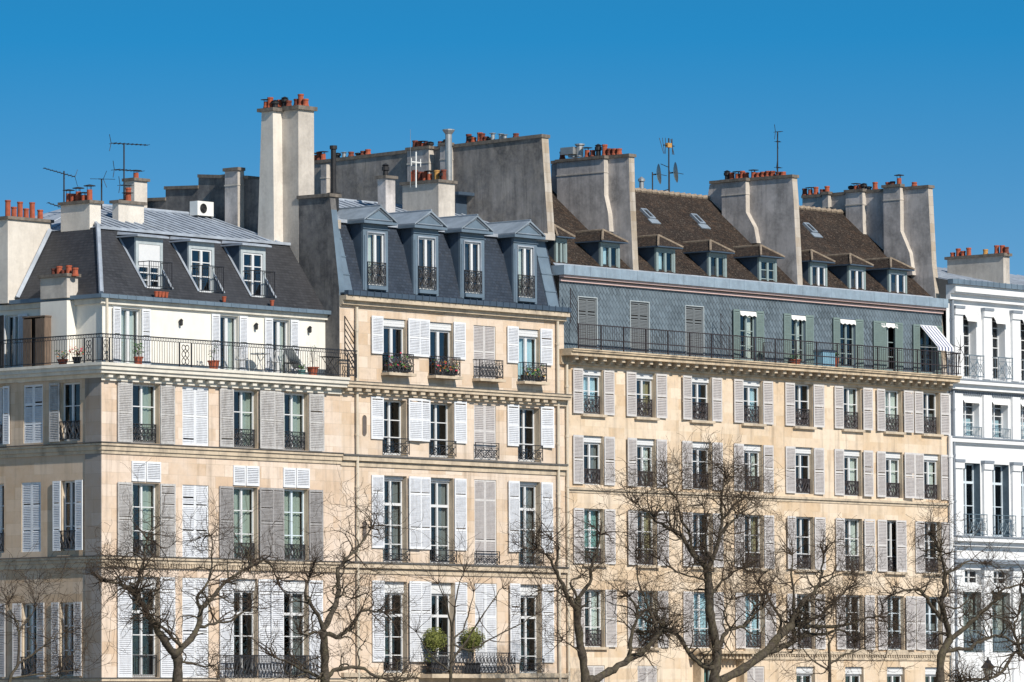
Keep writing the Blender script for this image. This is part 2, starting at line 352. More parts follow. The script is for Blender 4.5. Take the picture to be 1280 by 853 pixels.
# ------------------------------------------------------------------ window kit
def shutter_mesh(fr, u0, u1, z0, z1, d, pitch=.085, rails=(.5,), th=.035):
    mb = MB(); s = .055
    mb.fbox(fr, u0, u0+s, d, d+th, z0, z1); mb.fbox(fr, u1-s, u1, d, d+th, z0, z1)
    pitch *= .8; zs = [z0] + [z0+(z1-z0)*r for r in rails] + [z1]
    for i, z in enumerate(zs):
        a = z if i == 0 else (z-.08 if i == len(zs)-1 else z-.04)
        mb.fbox(fr, u0+s, u1-s, d+.001, d+th-.001, a, a+.08)
    z = z0+.10
    while z < z1-.1:
        if not any(abs(z-zz) < .058 for zz in zs):
            k = rnd.uniform(-.003, .003)
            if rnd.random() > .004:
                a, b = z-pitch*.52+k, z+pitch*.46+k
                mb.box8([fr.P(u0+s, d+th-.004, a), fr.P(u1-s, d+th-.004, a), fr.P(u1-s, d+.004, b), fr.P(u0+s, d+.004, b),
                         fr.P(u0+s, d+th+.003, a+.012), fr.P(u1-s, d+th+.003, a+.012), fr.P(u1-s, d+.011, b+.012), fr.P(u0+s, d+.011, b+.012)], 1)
        z += pitch
    return mb

def ring(mb, fr, cu, d, cz, ru, rz, r=.012, n=10, a0=0, a1=2*math.pi):
    pts = [(cu+ru*math.cos(a0+(a1-a0)*i/n), d, cz+rz*math.sin(a0+(a1-a0)*i/n)) for i in range(n+1)]
    mb.ftube(fr, pts, r, 4)
def rail_mesh(fr, u0, u1, z0, z1, d, style='scroll'):
    mb = MB(); h = z1-z0; w = u1-u0
    mb.fbox(fr, u0, u1, d-.02, d+.02, z1-.03, z1); mb.fbox(fr, u0, u1, d-.012, d+.012, z0+.04, z0+.065)
    for u in (u0, u1-.025): mb.fbox(fr, u, u+.025, d-.0125, d+.0125, z0, z1-.03)
    if style == 'scroll':
        n = max(3, round(w/.20)); c = w/n
        mb.fbox(fr, u0+.025, u1-.025, d-.01, d+.01, z1-.13, z1-.115)
        zt = z1-.13; hh = zt-z0-.06
        for i in range(n):
            uc = u0+c*(i+.5)
            ring(mb, fr, uc, d, z0+.06+hh*.72, c*.36, hh*.2, .018, 8)
            ring(mb, fr, uc, d, z0+.06+hh*.25, c*.36, hh*.22, .018, 8)
            mb.ftube(fr, [(uc-c*.4, d, z0+.07), (uc+c*.1, d, z0+.06+hh*.4), (uc-c*.1, d, z0+.06+hh*.55), (uc+c*.4, d, zt)], .016)
            mb.ftube(fr, [(uc, d, zt), (uc, d, z1-.03)], .014)
            if i: mb.ftube(fr, [(u0+c*i, d, z0+.06), (u0+c*i, d, z1-.03)], .010)
    elif style == 'lyre':
        n = max(3, round(w/.17)); c = w/n
        for i in range(n):
            uc = u0+c*(i+.5)
            mb.ftube(fr, [(uc-c*.3, d, z0+.06), (uc-c*.42, d, z0+h*.3), (uc-c*.08, d, z0+h*.5), (uc-c*.35, d, z0+h*.72), (uc-c*.25, d, z1-.03)], .019)
            mb.ftube(fr, [(uc+c*.3, d, z0+.06), (uc+c*.42, d, z0+h*.3), (uc+c*.08, d, z0+h*.5), (uc+c*.35, d, z0+h*.72), (uc+c*.25, d, z1-.03)], .019)
            mb.ftube(fr, [(uc, d, z0+.06), (uc, d, z1-.03)], .010)
    elif style == 'cross':
        n = max(2, round(w/.5)); c = w/n
        mb.fbox(fr, u0+.025, u1-.025, d-.01, d+.01, z1-.2, z1-.18)
        for i in range(n):
            a, b = u0+c*i, u0+c*(i+1)
            mb.ftube(fr, [(a, d, z0+.06), (b, d, z1-.2)], .014); mb.ftube(fr, [(b, d, z0+.06), (a, d, z1-.2)], .014)
            ring(mb, fr, (a+b)/2, d, (z0+z1-.14)/2, c*.22, h*.18, .013, 10)
            if i: mb.ftube(fr, [(a, d, z0+.06), (a, d, z1-.03)], .012)
    else:
        n = max(3, round(w/.115))
        for i in range(1, n): u = u0+w*i/n; mb.ftube(fr, [(u, d, z0+.06), (u, d, z1-.03)], .011)
    return mb
def rail3d(fr, u0, u1, z0, z1, d, style):   # with side returns when it stands proud
    mb = rail_mesh(fr, u0, u1, z0, z1, d, style)
    if d > .12:
        for u in (u0+.012, u1-.012):
            mb.ftube(fr, [(u, 0.0, z1-.015), (u, d, z1-.015)], .016); mb.ftube(fr, [(u, 0.0, z0+.05), (u, d, z0+.05)], .012)
            mb.ftube(fr, [(u, d*.5, z0+.05), (u, d*.5, z1-.02)], .011)
    return mb

def curtain_mesh(fr, u0, u1, z0, z1, d):
    mb = MB(); n = max(6, int((u1-u0)/.035)); ph = rnd.random()*6
    pts = [(u0+(u1-u0)*i/n, d+.022*math.sin(ph+i*1.25)+.01*math.sin(i*.5)) for i in range(n+1)]
    for (a, da), (b, db) in zip(pts, pts[1:]): mb.face([fr.P(a, da, z0), fr.P(b, db, z0), fr.P(b, db, z1), fr.P(a, da, z1)])
    return mb

def window(fr, par, u0, u1, z0, z1, rd=.26, reveal='trim', frame='wf', bars=(.35,.68), transom=None, sh=None, shmat='shw', shz=None,
           pitch=.085, rails=(.5,), rail=None, box=0, curtain=None, sill=None, glass='glass', roomd=1.4, surround=None, shw=None, shd=(.03,.03), irm='iron', slant=0, mull=.085):
    wmb = MB(); P = fr.P
    if rd > 0:
        for a, b in (((u0, z0), (u0, z1)), ((u0, z1), (u1, z1)), ((u1, z1), (u1, z0)), ((u1, z0), (u0, z0))):
            wmb.face([P(a[0], 0, a[1]), P(b[0], 0, b[1]), P(b[0], -rd, b[1]), P(a[0], -rd, a[1])], 0)
    g = .15; D = rd+roomd
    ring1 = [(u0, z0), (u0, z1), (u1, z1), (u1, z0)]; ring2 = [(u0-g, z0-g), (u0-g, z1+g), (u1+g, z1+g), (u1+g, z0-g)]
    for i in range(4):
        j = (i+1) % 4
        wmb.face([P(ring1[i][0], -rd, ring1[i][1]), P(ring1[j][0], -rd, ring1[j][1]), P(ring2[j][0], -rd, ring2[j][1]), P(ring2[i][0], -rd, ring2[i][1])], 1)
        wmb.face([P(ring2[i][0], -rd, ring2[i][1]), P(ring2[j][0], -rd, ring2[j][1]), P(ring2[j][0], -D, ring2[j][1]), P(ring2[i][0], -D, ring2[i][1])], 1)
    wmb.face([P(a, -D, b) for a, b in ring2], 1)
    if sill: wmb.fbox(fr, u0-.1, u1+.1, 0.0, sill, z0-.10, z0-.002, 0)
    if surround:
        w, p = surround
        wmb.fbox(fr, u0-w, u0-.002, 0, p, z0, z1+w, 0); wmb.fbox(fr, u1+.002, u1+w, 0, p, z0, z1+w, 0); wmb.fbox(fr, u0-.002, u1+.002, 0, p, z1+.002, z1+w, 0)
    W = build('window', wmb, [M[reveal], M['room']], par, origin=P((u0+u1)/2, 0, z0))
    if sh != 'closed':
        zt = z1-box; f = MB(); fd0, fd1 = -rd+.0, -rd+.06
        if box: 
            bmb = MB(); bmb.fbox(fr, u0+.01, u1-.01, -rd+.0, -rd+.14, zt, z1-.004)
            for q in range(3): bmb.fbox(fr, u0+.01, u1-.01, -rd+.14, -rd+.15, zt+box*(q+.12)/3, zt+box*(q+.8)/3)
            build('blind_box', bmb, M[frame], W)
        e = .05
        f.fbox(fr, u0+.002, u0+e, fd0, fd1, z0+.002, zt-.002); f.fbox(fr, u1-e, u1-.002, fd0, fd1, z0+.002, zt-.002)
        f.fbox(fr, u0+e, u1-e, fd0, fd1, z0+.002, z0+.10); f.fbox(fr, u0+e, u1-e, fd0, fd1, zt-.07, zt-.002)
        uc = (u0+u1)/2; f.fbox(fr, uc-mull/2, uc+mull/2, fd0+.01, fd1+.02, z0+.1, zt-.07)
        if transom: zz = z0+(zt-z0)*transom; f.fbox(fr, u0+e, uc-mull/2, fd0, fd1+.01, zz-.05, zz+.05); f.fbox(fr, uc+mull/2, u1-e, fd0, fd1+.01, zz-.05, zz+.05)
        for b in bars:
            zz = z0+(zt-z0)*b
            f.fbox(fr, u0+e, uc-mull/2, fd0+.015, fd1-.01, zz-.017, zz+.017); f.fbox(fr, uc+mull/2, u1-e, fd0+.015, fd1-.01, zz-.017, zz+.017)
        build('window_frame', f, M[frame], W)
        gmb = MB(); gmb.face([P(u0+.03, -rd+.02, z0+.05), P(u1-.03, -rd+.02, z0+.05), P(u1-.03, -rd+.02, zt-.03), P(u0+.03, -rd+.02, zt-.03)])
        build('window_pane', gmb, M[glass], W)
        if curtain:
            mat, mode = curtain; dd = -rd-.10; w = u1-u0
            if mode == 'full': build('curtain', curtain_mesh(fr, u0+.02, u1-.02, z0+.02, zt, dd), M[mat], W)
            if mode in ('sides', 'left'): build('curtain', curtain_mesh(fr, u0+.02, u0+w*rnd.uniform(.25,.42), z0+.02, zt, dd), M[mat], W)
            if mode in ('sides', 'right'): build('curtain', curtain_mesh(fr, u1-w*rnd.uniform(.25,.42), u1-.02, z0+.02, zt, dd), M[mat], W)
            if mode == 'low': build('curtain', curtain_mesh(fr, u0+.02, u1-.02, z0+.02, z0+(zt-z0)*.5, dd), M[mat], W)
    a, b = shz or (z0, z1)
    if sh == 'open':
        w = shw or (u1-u0)/2
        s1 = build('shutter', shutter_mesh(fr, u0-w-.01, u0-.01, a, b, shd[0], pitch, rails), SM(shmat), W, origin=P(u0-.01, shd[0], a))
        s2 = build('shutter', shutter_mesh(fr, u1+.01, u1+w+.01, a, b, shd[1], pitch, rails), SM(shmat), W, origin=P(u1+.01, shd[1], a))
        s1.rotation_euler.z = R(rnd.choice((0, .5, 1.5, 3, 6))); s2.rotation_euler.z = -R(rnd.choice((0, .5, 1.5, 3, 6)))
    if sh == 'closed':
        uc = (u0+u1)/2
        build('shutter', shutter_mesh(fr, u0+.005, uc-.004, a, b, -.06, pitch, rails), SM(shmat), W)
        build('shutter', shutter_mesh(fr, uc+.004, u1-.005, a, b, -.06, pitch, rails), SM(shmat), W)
    if rail:
        hgt, style, dd = rail; ex = .05 if dd > 0 else -.01
        build('balcony_railing', rail3d(fr, u0-ex, u1+ex, z0+.02, z0+hgt, dd, style), M[irm], W)
    return W

def dentils(fr, u0, u1, z0, z1, d, pitch, w, off=0):
    mb = MB(); n = int((u1-u0)/pitch)
    for i in range(n):
        u = u0+off+pitch*i; mb.fbox(fr, u, u+w, 0.001, d, z0, z1)
    return mb
def pipe(par, fr, px, y0, y1, mat, d=.12, r=.055, join=()):
    u, zt = fr.inv(px, y0, d); _, zb = fr.inv(px, y1, d)
    mb = MB(); zb = max(zb, .1); mb.ftube(fr, [(u, d, zt), (u, d, zb)], r, 8)
    z = zt-.8
    while z > zb: mb.ftube(fr, [(u, d, z), (u, d, z-.1)], r*1.28, 8); mb.fbox(fr, u-.02, u+.02, 0, d, z-.06, z-.03); z -= 1.9
    return build('drainpipe', mb, M[mat], par)

def pots(par, xp, lst, pyb, name='chimney_pot'):
    """lst of (px, pytop, kind); pyb gives the base pixel height at px"""
    for i, (px, pt, kind) in enumerate(lst):
        yb = pyb(px); b = on_x(px, yb, xp); t = on_x(px, pt, xp); h = t.z-b.z; mb = MB()
        b = Vector((xp, b.y, b.z-.03)); h += .03; r = .115
        if kind in ('c', 'd', 'y'):
            mb.lathe(b, [(r*1.15, 0), (r*1.1, .05), (r*.95, .08), (r*.88, h-.07), (r*1.02, h-.06), (r*1.02, h), (r*.75, h), (r*.72, h-.12)], 10)
            build(name, mb, M[{'c': 'pot', 'd': 'potd', 'y': 'poty'}[kind]], par, smooth=False)
        elif kind == 'h':      # clay pot with metal hat
            mb.lathe(b, [(r*1.1, 0), (r*.9, .08), (r*.86, h*.7), (r*.7, h*.7)], 10, 0)
            for a in range(3): an = a*2.1; mb.tube([b+Vector((r*.7*math.cos(an), r*.7*math.sin(an), h*.65)), b+Vector((r*.8*math.cos(an), r*.8*math.sin(an), h*.93))], .012, 4, True, 1)
            mb.lathe(b, [(r*1.9, h*.9), (r*1.9, h*.93), (.02, h)], 10, 1)
            build(name, mb, [M['pot'], M['dark']], par)
        elif kind == 'm':      # black metal cowl
            mb.lathe(b, [(r*.9, 0), (r*.85, h*.45), (r*1.25, h*.5), (r*1.25, h*.75), (r*.8, h*.8), (r*1.3, h*.86), (.02, h)], 10)
            build(name, mb, M['dark'], par)
        elif kind == 'g':      # galvanised flue
            mb.lathe(b, [(r*.7, 0), (r*.7, h*.78), (r*.6, h*.8), (r*.6, h*.86), (r*1.2, h*.87), (r*1.2, h*.92), (.02, h)], 10)
            build('metal_flue', mb, M['flue'], par)

def line_y(a, b): return lambda px: a[1]+(b[1]-a[1])*(px-a[0])/(b[0]-a[0])

def wall_profile(X, pix, zlow=None):
    out = []
    for p in pix: q = on_x(p[0], p[1], X); out.append((q.y, q.z))
    return out
def party_wall(par, X, T, pix, mat, edge=None, cap=None, name='party_wall'):
    """profile listed clockwise from front bottom: pixels on the plane x = X"""
    prof = wall_profile(X, pix); mb = MB(); n = len(prof)
    mb.face([(X, y, z) for y, z in prof], 0); mb.face([(X+T, y, z) for y, z in reversed(prof)], 0)
    for i in range(n):
        a, b = prof[i], prof[(i+1) % n]
        # faces looking to the street are dressed stone
        ny = -(b[1]-a[1]); mi = 1 if (edge and (b[1]-a[1]) > .5 and a[0] < 3.5) else 0
        mb.face([(X,a[0],a[1]),(X+T,a[0],a[1]),(X+T,b[0],b[1]),(X,b[0],b[1])], mi)
    o = build(name, mb, [M[mat], M[edge or mat]], par)
    return o
def cap_strip(par, X, T, p0, p1, th=.12, ov=.07, mat='capst'):
    a = on_x(*p0, X); b = on_x(*p1, X); mb = MB()
    y0, y1 = a.y, b.y; s = 1 if y1 > y0 else -1
    c = [(X-ov, y0-ov*s, a.z-.003), (X+T+ov, y0-ov*s, a.z-.003), (X+T+ov, y1+ov*s, b.z-.003), (X-ov, y1+ov*s, b.z-.003)]
    mb.box8(c+[(p[0], p[1], p[2]+th) for p in c]); return build('coping', mb, M[mat], par)
def breast(par, X, p, x0, x1, ytop0, ytop1, ybot, mat='plaster', front='plasterl', cap=True, flare=0):
    """flue stack standing out from a party wall towards -x, pixel range x0..x1 measured on its own face"""
    Xf = X-p; a0 = on_x(x1, ytop1, Xf); a1 = on_x(x0, ytop0, Xf); zb = on_x(x1, ybot, Xf).z; zt = (a0.z+a1.z)/2
    yf, yb = a0.y, a1.y; mb = MB()
    zm = zb+(zt-zb)*.5; yff = yf-flare
    prof = [(yff, zb), (yff+flare*.25, zb+(zm-zb)*.5), (yf, zm), (yf, zt), (yb, zt), (yb, zb)]
    n = len(prof); mb.face([(Xf, y, z) for y, z in prof], 0); mb.face([(X-.002, y, z) for y, z in reversed(prof)], 0)
    for i in range(n):
        a, b = prof[i], prof[(i+1) % n]
        mb.face([(Xf,a[0],a[1]),(X-.002,a[0],a[1]),(X-.002,b[0],b[1]),(Xf,b[0],b[1])], 1 if i < 3 else 0)
    mb.box(Xf-.02, X-.004, yf-.02, yb+.02, zt-.55, zt-.5, 1)
    o = build('chimney_breast', mb, [M[mat], M[front]], par)
    if cap:
        c = MB(); c.box(Xf-.07, X-.004, yf-.07, yb+.05, zt+.003, zt+.12); build('coping', c, M['capst'], o)
    return o
def stack(par, x0, x1, y0, y1, zb, zt, mat='plasterc', front=None):
    mb = MB(); mb.box(x0, x1, y0, y1, zb, zt, 0); o = build('chimney', mb, [M[mat]], par)
    c = MB(); c.box(x0-.08, x1+.08, y0-.08, y1+.08, zt+.002, zt+.11); build('coping', c, M['capst'], o)
    return o

# ================================================================== SETTING
g = MB(); g.face([(-900,-900,0),(1500,-900,0),(1500,1500,0),(-900,1500,0)]); tag(build('street', g, M['asph']), kind='structure')
g = MB(); g.box(-3.5, 80, -3.5, .3, .004, .13); tag(build('pavement', g, M['pave']), kind='structure')
g = MB(); g.box(-60, 100, -16, -8, .004, .14); tag(build('quay_walk', g, M['pave']), kind='structure')

X1 = on_y(425, 560).x; X2 = on_y(706, 600).x; X3 = on_y(1190, 600).x
def fz(px, py, d=0): return FR.inv(px, py, d)[1]
def fu(px, py=600, d=0): return FR.inv(px, py, d)[0]

exec_parts = []
def dentil_each(par, fr, u0, u1, z0, z1, d, pitch, w, mat, name='dentil'):
    for i in range(int((u1-u0)/pitch)):
        u = u0+pitch*i; mb = MB(); mb.fbox(fr, u, u+w, .001, d, z0, z1); build(name, mb, M[mat], par)
# ================================================================== BUILDING 1 (corner house)
B1 = tag(empty('apartment_house', (X1/2, 3, 0)), 'corner house with terrace balcony of black iron and grey zinc mansard roof', 'building')
zT = fz(127, 454); S = .7
FS = Frame('front', S); LS = Frame('left', S)
c1 = [(164,199),(228,261),(291,322),(353.5,385)]
r1 = [(fz(180,480), fz(180,554)), (fz(180,604), fz(180,697)), (fz(180,721), fz(180,847))]
r1 = [(b, a) for a, b in r1]
cu = [[(fu(a, y), fu(b, y)) for a, b in c1] for y in (517, 650, 784)]
holes = [(u0, u1, r1[i][0], r1[i][1]) for i in range(3) for (u0, u1) in cu[i]]
w = MB(); w.skin(lambda u, v: FR.P(u, 0, v), 0, X1, 0, zT-.5, holes); build('front_wall', w, M['stone1'], B1)
zs1, zs2, zs3 = fz(127, 556), fz(127, 698), fz(127, 851)
cur = {(0,0): ('cg','sides'), (0,2): ('cg','sides'), (0,3): ('cg','sides'), (1,0): ('cg','sides'), (1,2): ('cg','full'), (1,3): ('cg','full'), (2,3): ('cgrey','right')}
for i in range(3):
    for j, (u0, u1) in enumerate(cu[i]):
        z0, z1 = r1[i]
        if i == 0:
            window(FR, B1, u0, u1, z0, z1, sh='closed' if j == 1 else 'open', shmat='shw' if j == 1 else 'shg', pitch=.075, bars=(.62,), rail=(.68,'scroll',-.15) if j != 1 else None,
                   curtain=cur.get((i,j)), glass='glass', shd=(.03,.09) if j == 2 else (.05,.03), shw=.72)
        elif i == 1:
            pn = fz(180, 577)
            if j == 1:
                window(FR, B1, u0, u1, z0, z1, sh='closed', shmat='shw', pitch=.08, shz=(z0, pn), rails=(.28,.55,.8)); continue
            window(FR, B1, u0, u1, z0, z1, sh='open', shmat='shg' if j == 0 else 'shd', pitch=.06, bars=(.36,.68), rails=(.52,), rail=(.62,'lyre',-.15), frame='wf' if j != 3 else 'wfb',
                   curtain=cur.get((i,j)), shd=(.03,.09) if j == 2 else (.05,.03), shw=.72)
            uc = (u0+u1)/2
            for a, b in ((u0+.0, uc-.02), (uc+.02, u1+.05)): build('louvre_panel', shutter_mesh(FR, a, b, z1+.05, pn, .004, .075, (), .05), SM('shw'), B1)
        else:
            if j == 1: window(FR, B1, u0, u1, z0, z1, sh='closed', shmat='shw', pitch=.10, rails=(.45,.8))
            else: window(FR, B1, u0, u1, z0, z1, sh='open', shmat='shw', pitch=.09, box=.42, bars=(.25,.48), transom=.74, rails=(.5,.86), rail=(.78,'bars',-.12), curtain=cur.get((i,j)), shw=.72)
m_ = MB(); a_, b_ = fu(269, 845), fu(387, 845); m_.fbox(FR, a_, b_, .001, .5, r1[2][0]-.2, r1[2][0]-.03); build('balcony_slab', m_, M['trim'], B1)
build('balcony_railing', rail3d(FR, a_+.04, b_-.04, r1[2][0]-.03, r1[2][0]+.80, .46, 'lyre'), M['iron'], B1)
# left wing
lz = lambda px, py, d=0: LF.inv(px, py, d)[1]
lu = lambda px, py=600, d=0: LF.inv(px, py, d)[0]
upier = lu(107, 600); UL = -15
lh = []
rowsL = [(lz(40,554), lz(40,481)), (lz(40,690), lz(40,603)), (lz(40,846), lz(40,754))]
colsL = [[(-9,5,'R'), (29.5,53.5,'C'), (76,100,'L')], [(-9,5,'N'), (27,51,'C'), (77,95,'B')], [(-26,-4,'B'), (28,47,'B'), (75,93,'B')]]
for i, cs in enumerate(colsL):
    for (a, b, k) in cs: lh.append((lu(a, 620), lu(b, 620), *rowsL[i]))
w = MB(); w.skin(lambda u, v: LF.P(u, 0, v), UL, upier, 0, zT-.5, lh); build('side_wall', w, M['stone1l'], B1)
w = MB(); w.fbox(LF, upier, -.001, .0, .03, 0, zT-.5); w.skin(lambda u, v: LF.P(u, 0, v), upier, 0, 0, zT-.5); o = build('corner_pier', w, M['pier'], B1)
for i, cs in enumerate(colsL):
    for (a, b, k) in cs:
        u0, u1 = lu(a, 620), lu(b, 620); z0, z1 = rowsL[i]
        wd = (u1-u0)/2
        W = window(LF, B1, u0, u1, z0, z1, sh='closed' if k == 'C' else ('open' if k == 'B' else None), shmat='shw' if i < 2 else 'sh3', pitch=.075, bars=(.35,.68) if i else (.6,), rail=(.7,'lyre',.05) if k != 'C' else None,
               rails=(.33,.66), curtain=('cw','left') if k == 'B' and i == 2 else None, rd=.2, shw=wd*1.05, roomd=1.0)
        if k == 'L': build('shutter', shutter_mesh(LF, u0-wd-.04, u0-.01, z0, z1, .04, .075), SM('shg'), W)
        if k == 'R': build('shutter', shutter_mesh(LF, u1+.01, u1+wd+.04, z0, z1, .04, .075), SM('shw'), W)
# string courses (front and side butt at the corner)
def course(par, name, z, prof, mat, xa, xb, left=True, leftmat=None, UL=UL):
    mb = MB()
    for (dz0, dz1, p) in prof: mb.box(xa-(p if left else 0), xb, -p, .0-.001, z+dz0, z+dz1)
    build(name, mb, M[mat], par)
    if left:
        mb = MB()
        for (dz0, dz1, p) in prof: mb.box(-p, -.032, .0, -UL, z+dz0, z+dz1)
        build(name, mb, M[leftmat or mat], par)
course(B1, 'string_course', zs1, [(-.02,.05,.16),(-.18,-.025,.10),(-.30,-.185,.05)], 'trim', 0, X1)
course(B1, 'string_course', zs2, [(-.02,.06,.18),(-.14,-.025,.12),(-.30,-.145,.07)], 'trim', 0, X1)
mb = dentils(FR, .1, X1-.1, zs2-.30, zs2-.15, .115, .13, .07); build('dentil_row', mb, M['trim'], B1)
course(B1, 'string_course', zs3, [(-.02,.07,.22),(-.2,-.025,.14)], 'trim', 0, X1)
for z_, p_ in ((zs1, .19), (zs2, .21), (zs3, .25)):
    m_ = MB(); m_.box(-p_, X1, -p_, -.001, z_+.072, z_+.105); m_.box(-p_, -.032, .001, -UL, z_+.072, z_+.105); build('lead_capping', m_, M['lead'], B1)
# terrace slab with cornice
course(B1, 'terrace_slab', zT, [(-.10,0,.50),(-.24,-.103,.44),(-.36,-.243,.36),(-.50,-.363,.08)], 'trimw', 0, X1+.02)
m_ = MB(); m_.box(0, X1, 0, 3, zT-.2, zT-.01); m_.box(0, 3, 3, -UL, zT-.2, zT-.01); build('terrace_floor', m_, M['lead'], B1)
dentil_each(B1, FR, .05, X1-.1, zT-.50, zT-.42, .30, .56, .22, 'trimw')
m_ = MB(); m_.fbox(FR, -.10, X1, .085, .10, zT-.6, zT-.5); build('cornice_fillet', m_, M['trimw'], B1)
# set-back floor
zg = fz(130, 369, -.45); zw = zg-.12
sc1 = [(150,176),(274,298),(340,362)]
zwt = fz(287, 395, -S)
hs = [(FS.inv(a, 430)[0], FS.inv(b, 430)[0], zT, zwt) for a, b in sc1]
w = MB(); w.skin(lambda u, v: FS.P(u, 0, v), S, X1, zT-.01, zw, hs); build('terrace_wall', w, M['render'], B1)
for k, h in enumerate(hs):
    window(FS, B1, h[0], h[1], h[2]+.03, h[3], rd=.2, reveal='render', sh='open', shmat='shw', pitch=.06, bars=(), curtain=('cw', 'right') if k else ('cw', 'full'), glass='glassb', shw=.42, rails=(.5,), shz=(zT+.05, h[3]+.02), mull=.14)
lw = [(LS.inv(8, 430)[0], LS.inv(24, 430)[0], zT+.05, LS.inv(15, 394)[1])]
w = MB(); w.skin(lambda u, v: LS.P(u, 0, v), UL, -S, zT-.01, zw, lw); build('terrace_side_wall', w, M['render'], B1)
window(LS, B1, lw[0][0], lw[0][1], lw[0][2], lw[0][3], rd=.15, reveal='render', sh='open', shmat='shw', bars=(), curtain=('cw','full'), glass='glassb', shw=.5, pitch=.07)
a, b = LS.inv(62, 430)[0], LS.inv(95, 430)[0]
m_ = MB(); m_.fbox(LS, a, b, .002, .45, zT, zw); build('flue_breast', m_, M['render'], B1)
zs_ = on_x(80, 346, S-.45).z
o = stack(B1, .25, .25+.55, -b, -a, zw+.1, zs_, 'plasterl')
pots(o, .5, [(68,336,'d'),(74,333,'c'),(80,338,'d'),(86,332,'c'),(94,335,'c')], lambda px: 345-(px-80)*.05)
for px, py in ((224,403),(318,408),(385,412)):
    u_, z_ = FS.inv(px, py); m_ = MB(); c_ = FS.P(u_, .10, z_); m_.lathe((c_[0], c_[1], z_-.13), [(.03,0),(.06,.03),(.06,.18),(.08,.19),(.02,.25)], 8); m_.fbox(FS, u_-.02, u_+.02, .0, .06, z_+.02, z_+.06); build('wall_lantern', m_, M['dark'], B1)
p_ = MB(); p_.ftube(LS, [(-.35, .08, zT), (-.35, .08, zw)], .05, 8); build('drainpipe', p_, M['pipe'], B1)
# eaves gutter and fascia
m_ = MB()
m_.box(S-.12, X1, S-.12, S-.001, zw-.16, zw+.03); m_.box(S-.12, S-.001, S, -UL, zw-.16, zw+.03); build('eaves_moulding', m_, M['trimw'], B1)
m_ = MB()
m_.box(S-.30, X1, S-.30, S+.05, zw+.032, zw+.17); m_.box(S-.30, S-.05, S+.053, 5.0, zw+.032, zw+.17)
for k in range(26): x = S+.1+k*.44; m_.box(x, x+.03, S-.315, S-.301, zw+.05, zw+.18)
build('gutter', m_, M['zincb'], B1)
# mansard
y0, y1 = S-.02, S+1.80; zb_ = zw+.172; zt_ = on_y(200, 292, y1).z; x0, x1 = S-.02, S+1.65
rp = on_x(268, 272, X1); yr, zr = rp.y, rp.z
FD = Frame('front', S+.72)
dpx = [(170,203.6,296,361),(236,268,302,366),(301,332,307,372)]
dh = []
def tfor(z): return (z-zb_)/(zt_-zb_)
for a, b, yt, yb in dpx:
    ua, ub = FD.inv(a, 330)[0], FD.inv(b, 330)[0]; za = FD.inv(a, yb)[1]; zb2 = FD.inv(a, yt)[1]
    dh.append((ua, ub, za, zb2))
def slope1(u, t): return (u if u > x0+.01 else x0+(x1-x0)*t, y0+(y1-y0)*t, zb_+(zt_-zb_)*t)
w = MB(); w.skin(slope1, x0, X1, 0, 1, [(h[0]+.03, h[1]-.03, max(.03, tfor(h[2])), tfor(h[3])-.02) for h in dh]); build('mansard_slate', w, M['slate1'], B1)
YS = 5.0
w = MB(); w.face([(x0, y0, zb_), (x0, YS, zb_), (x1, YS, zt_), (x1, y1, zt_)]); build('mansard_slate', w, M['slate1'], B1)
hx = 5.0
w = MB(); w.face([(x1, y1, zt_+.03), (X1, y1, zt_+.03), (X1, yr, zr), (hx, yr, zr)]); w.face([(x1, y1, zt_+.03), (hx, yr, zr), (x1, 2*yr-y1, zt_+.03)])
w.face([(hx, yr, zr), (X1, yr, zr), (X1, 2*yr-y1, zt_), (x1, 2*yr-y1, zt_+.03)])
n = 22
for k in range(1, n):
    x = x1+(X1-x1)*k/n; xr = max(x, hx); t = 1
    if x < hx: t = (x-x1)/(hx-x1)
    w.tube([(x, y1, zt_+.06), (x, y1+(yr-y1)*t, zt_+.06+(zr-zt_-.03)*t)], .028, 4)
for k in range(1, 6):
    y = y1+(yr-y1)*k/6; t = k/6
    w.tube([(x1, y, zt_+.06), (x1+(hx-x1)*t, y, zt_+.06+(zr-zt_-.03)*t)], .028, 4)
w.tube([(x0, y0, zb_+.05), (x1, y1, zt_+.08), (hx, yr, zr+.04), (X1, yr, zr+.04)], .085, 6)
w.box(x1-.05, X1, y1-.10, y1+.05, zt_-.03, zt_+.07)
w.tube([(x0+.05, YS-.1, zb_+.1), (x1, YS-.1, zt_+.08)], .10, 4)
w.box(x0, X1, S+.05, S+.32, zb_-.02, zb_+.03)
build('zinc_roof', w, M['zinc'], B1)
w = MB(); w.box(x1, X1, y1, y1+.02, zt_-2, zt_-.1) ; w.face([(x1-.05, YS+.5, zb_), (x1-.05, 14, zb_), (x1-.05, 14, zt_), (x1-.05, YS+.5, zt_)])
build('attic_partition', w, M['room'], B1)
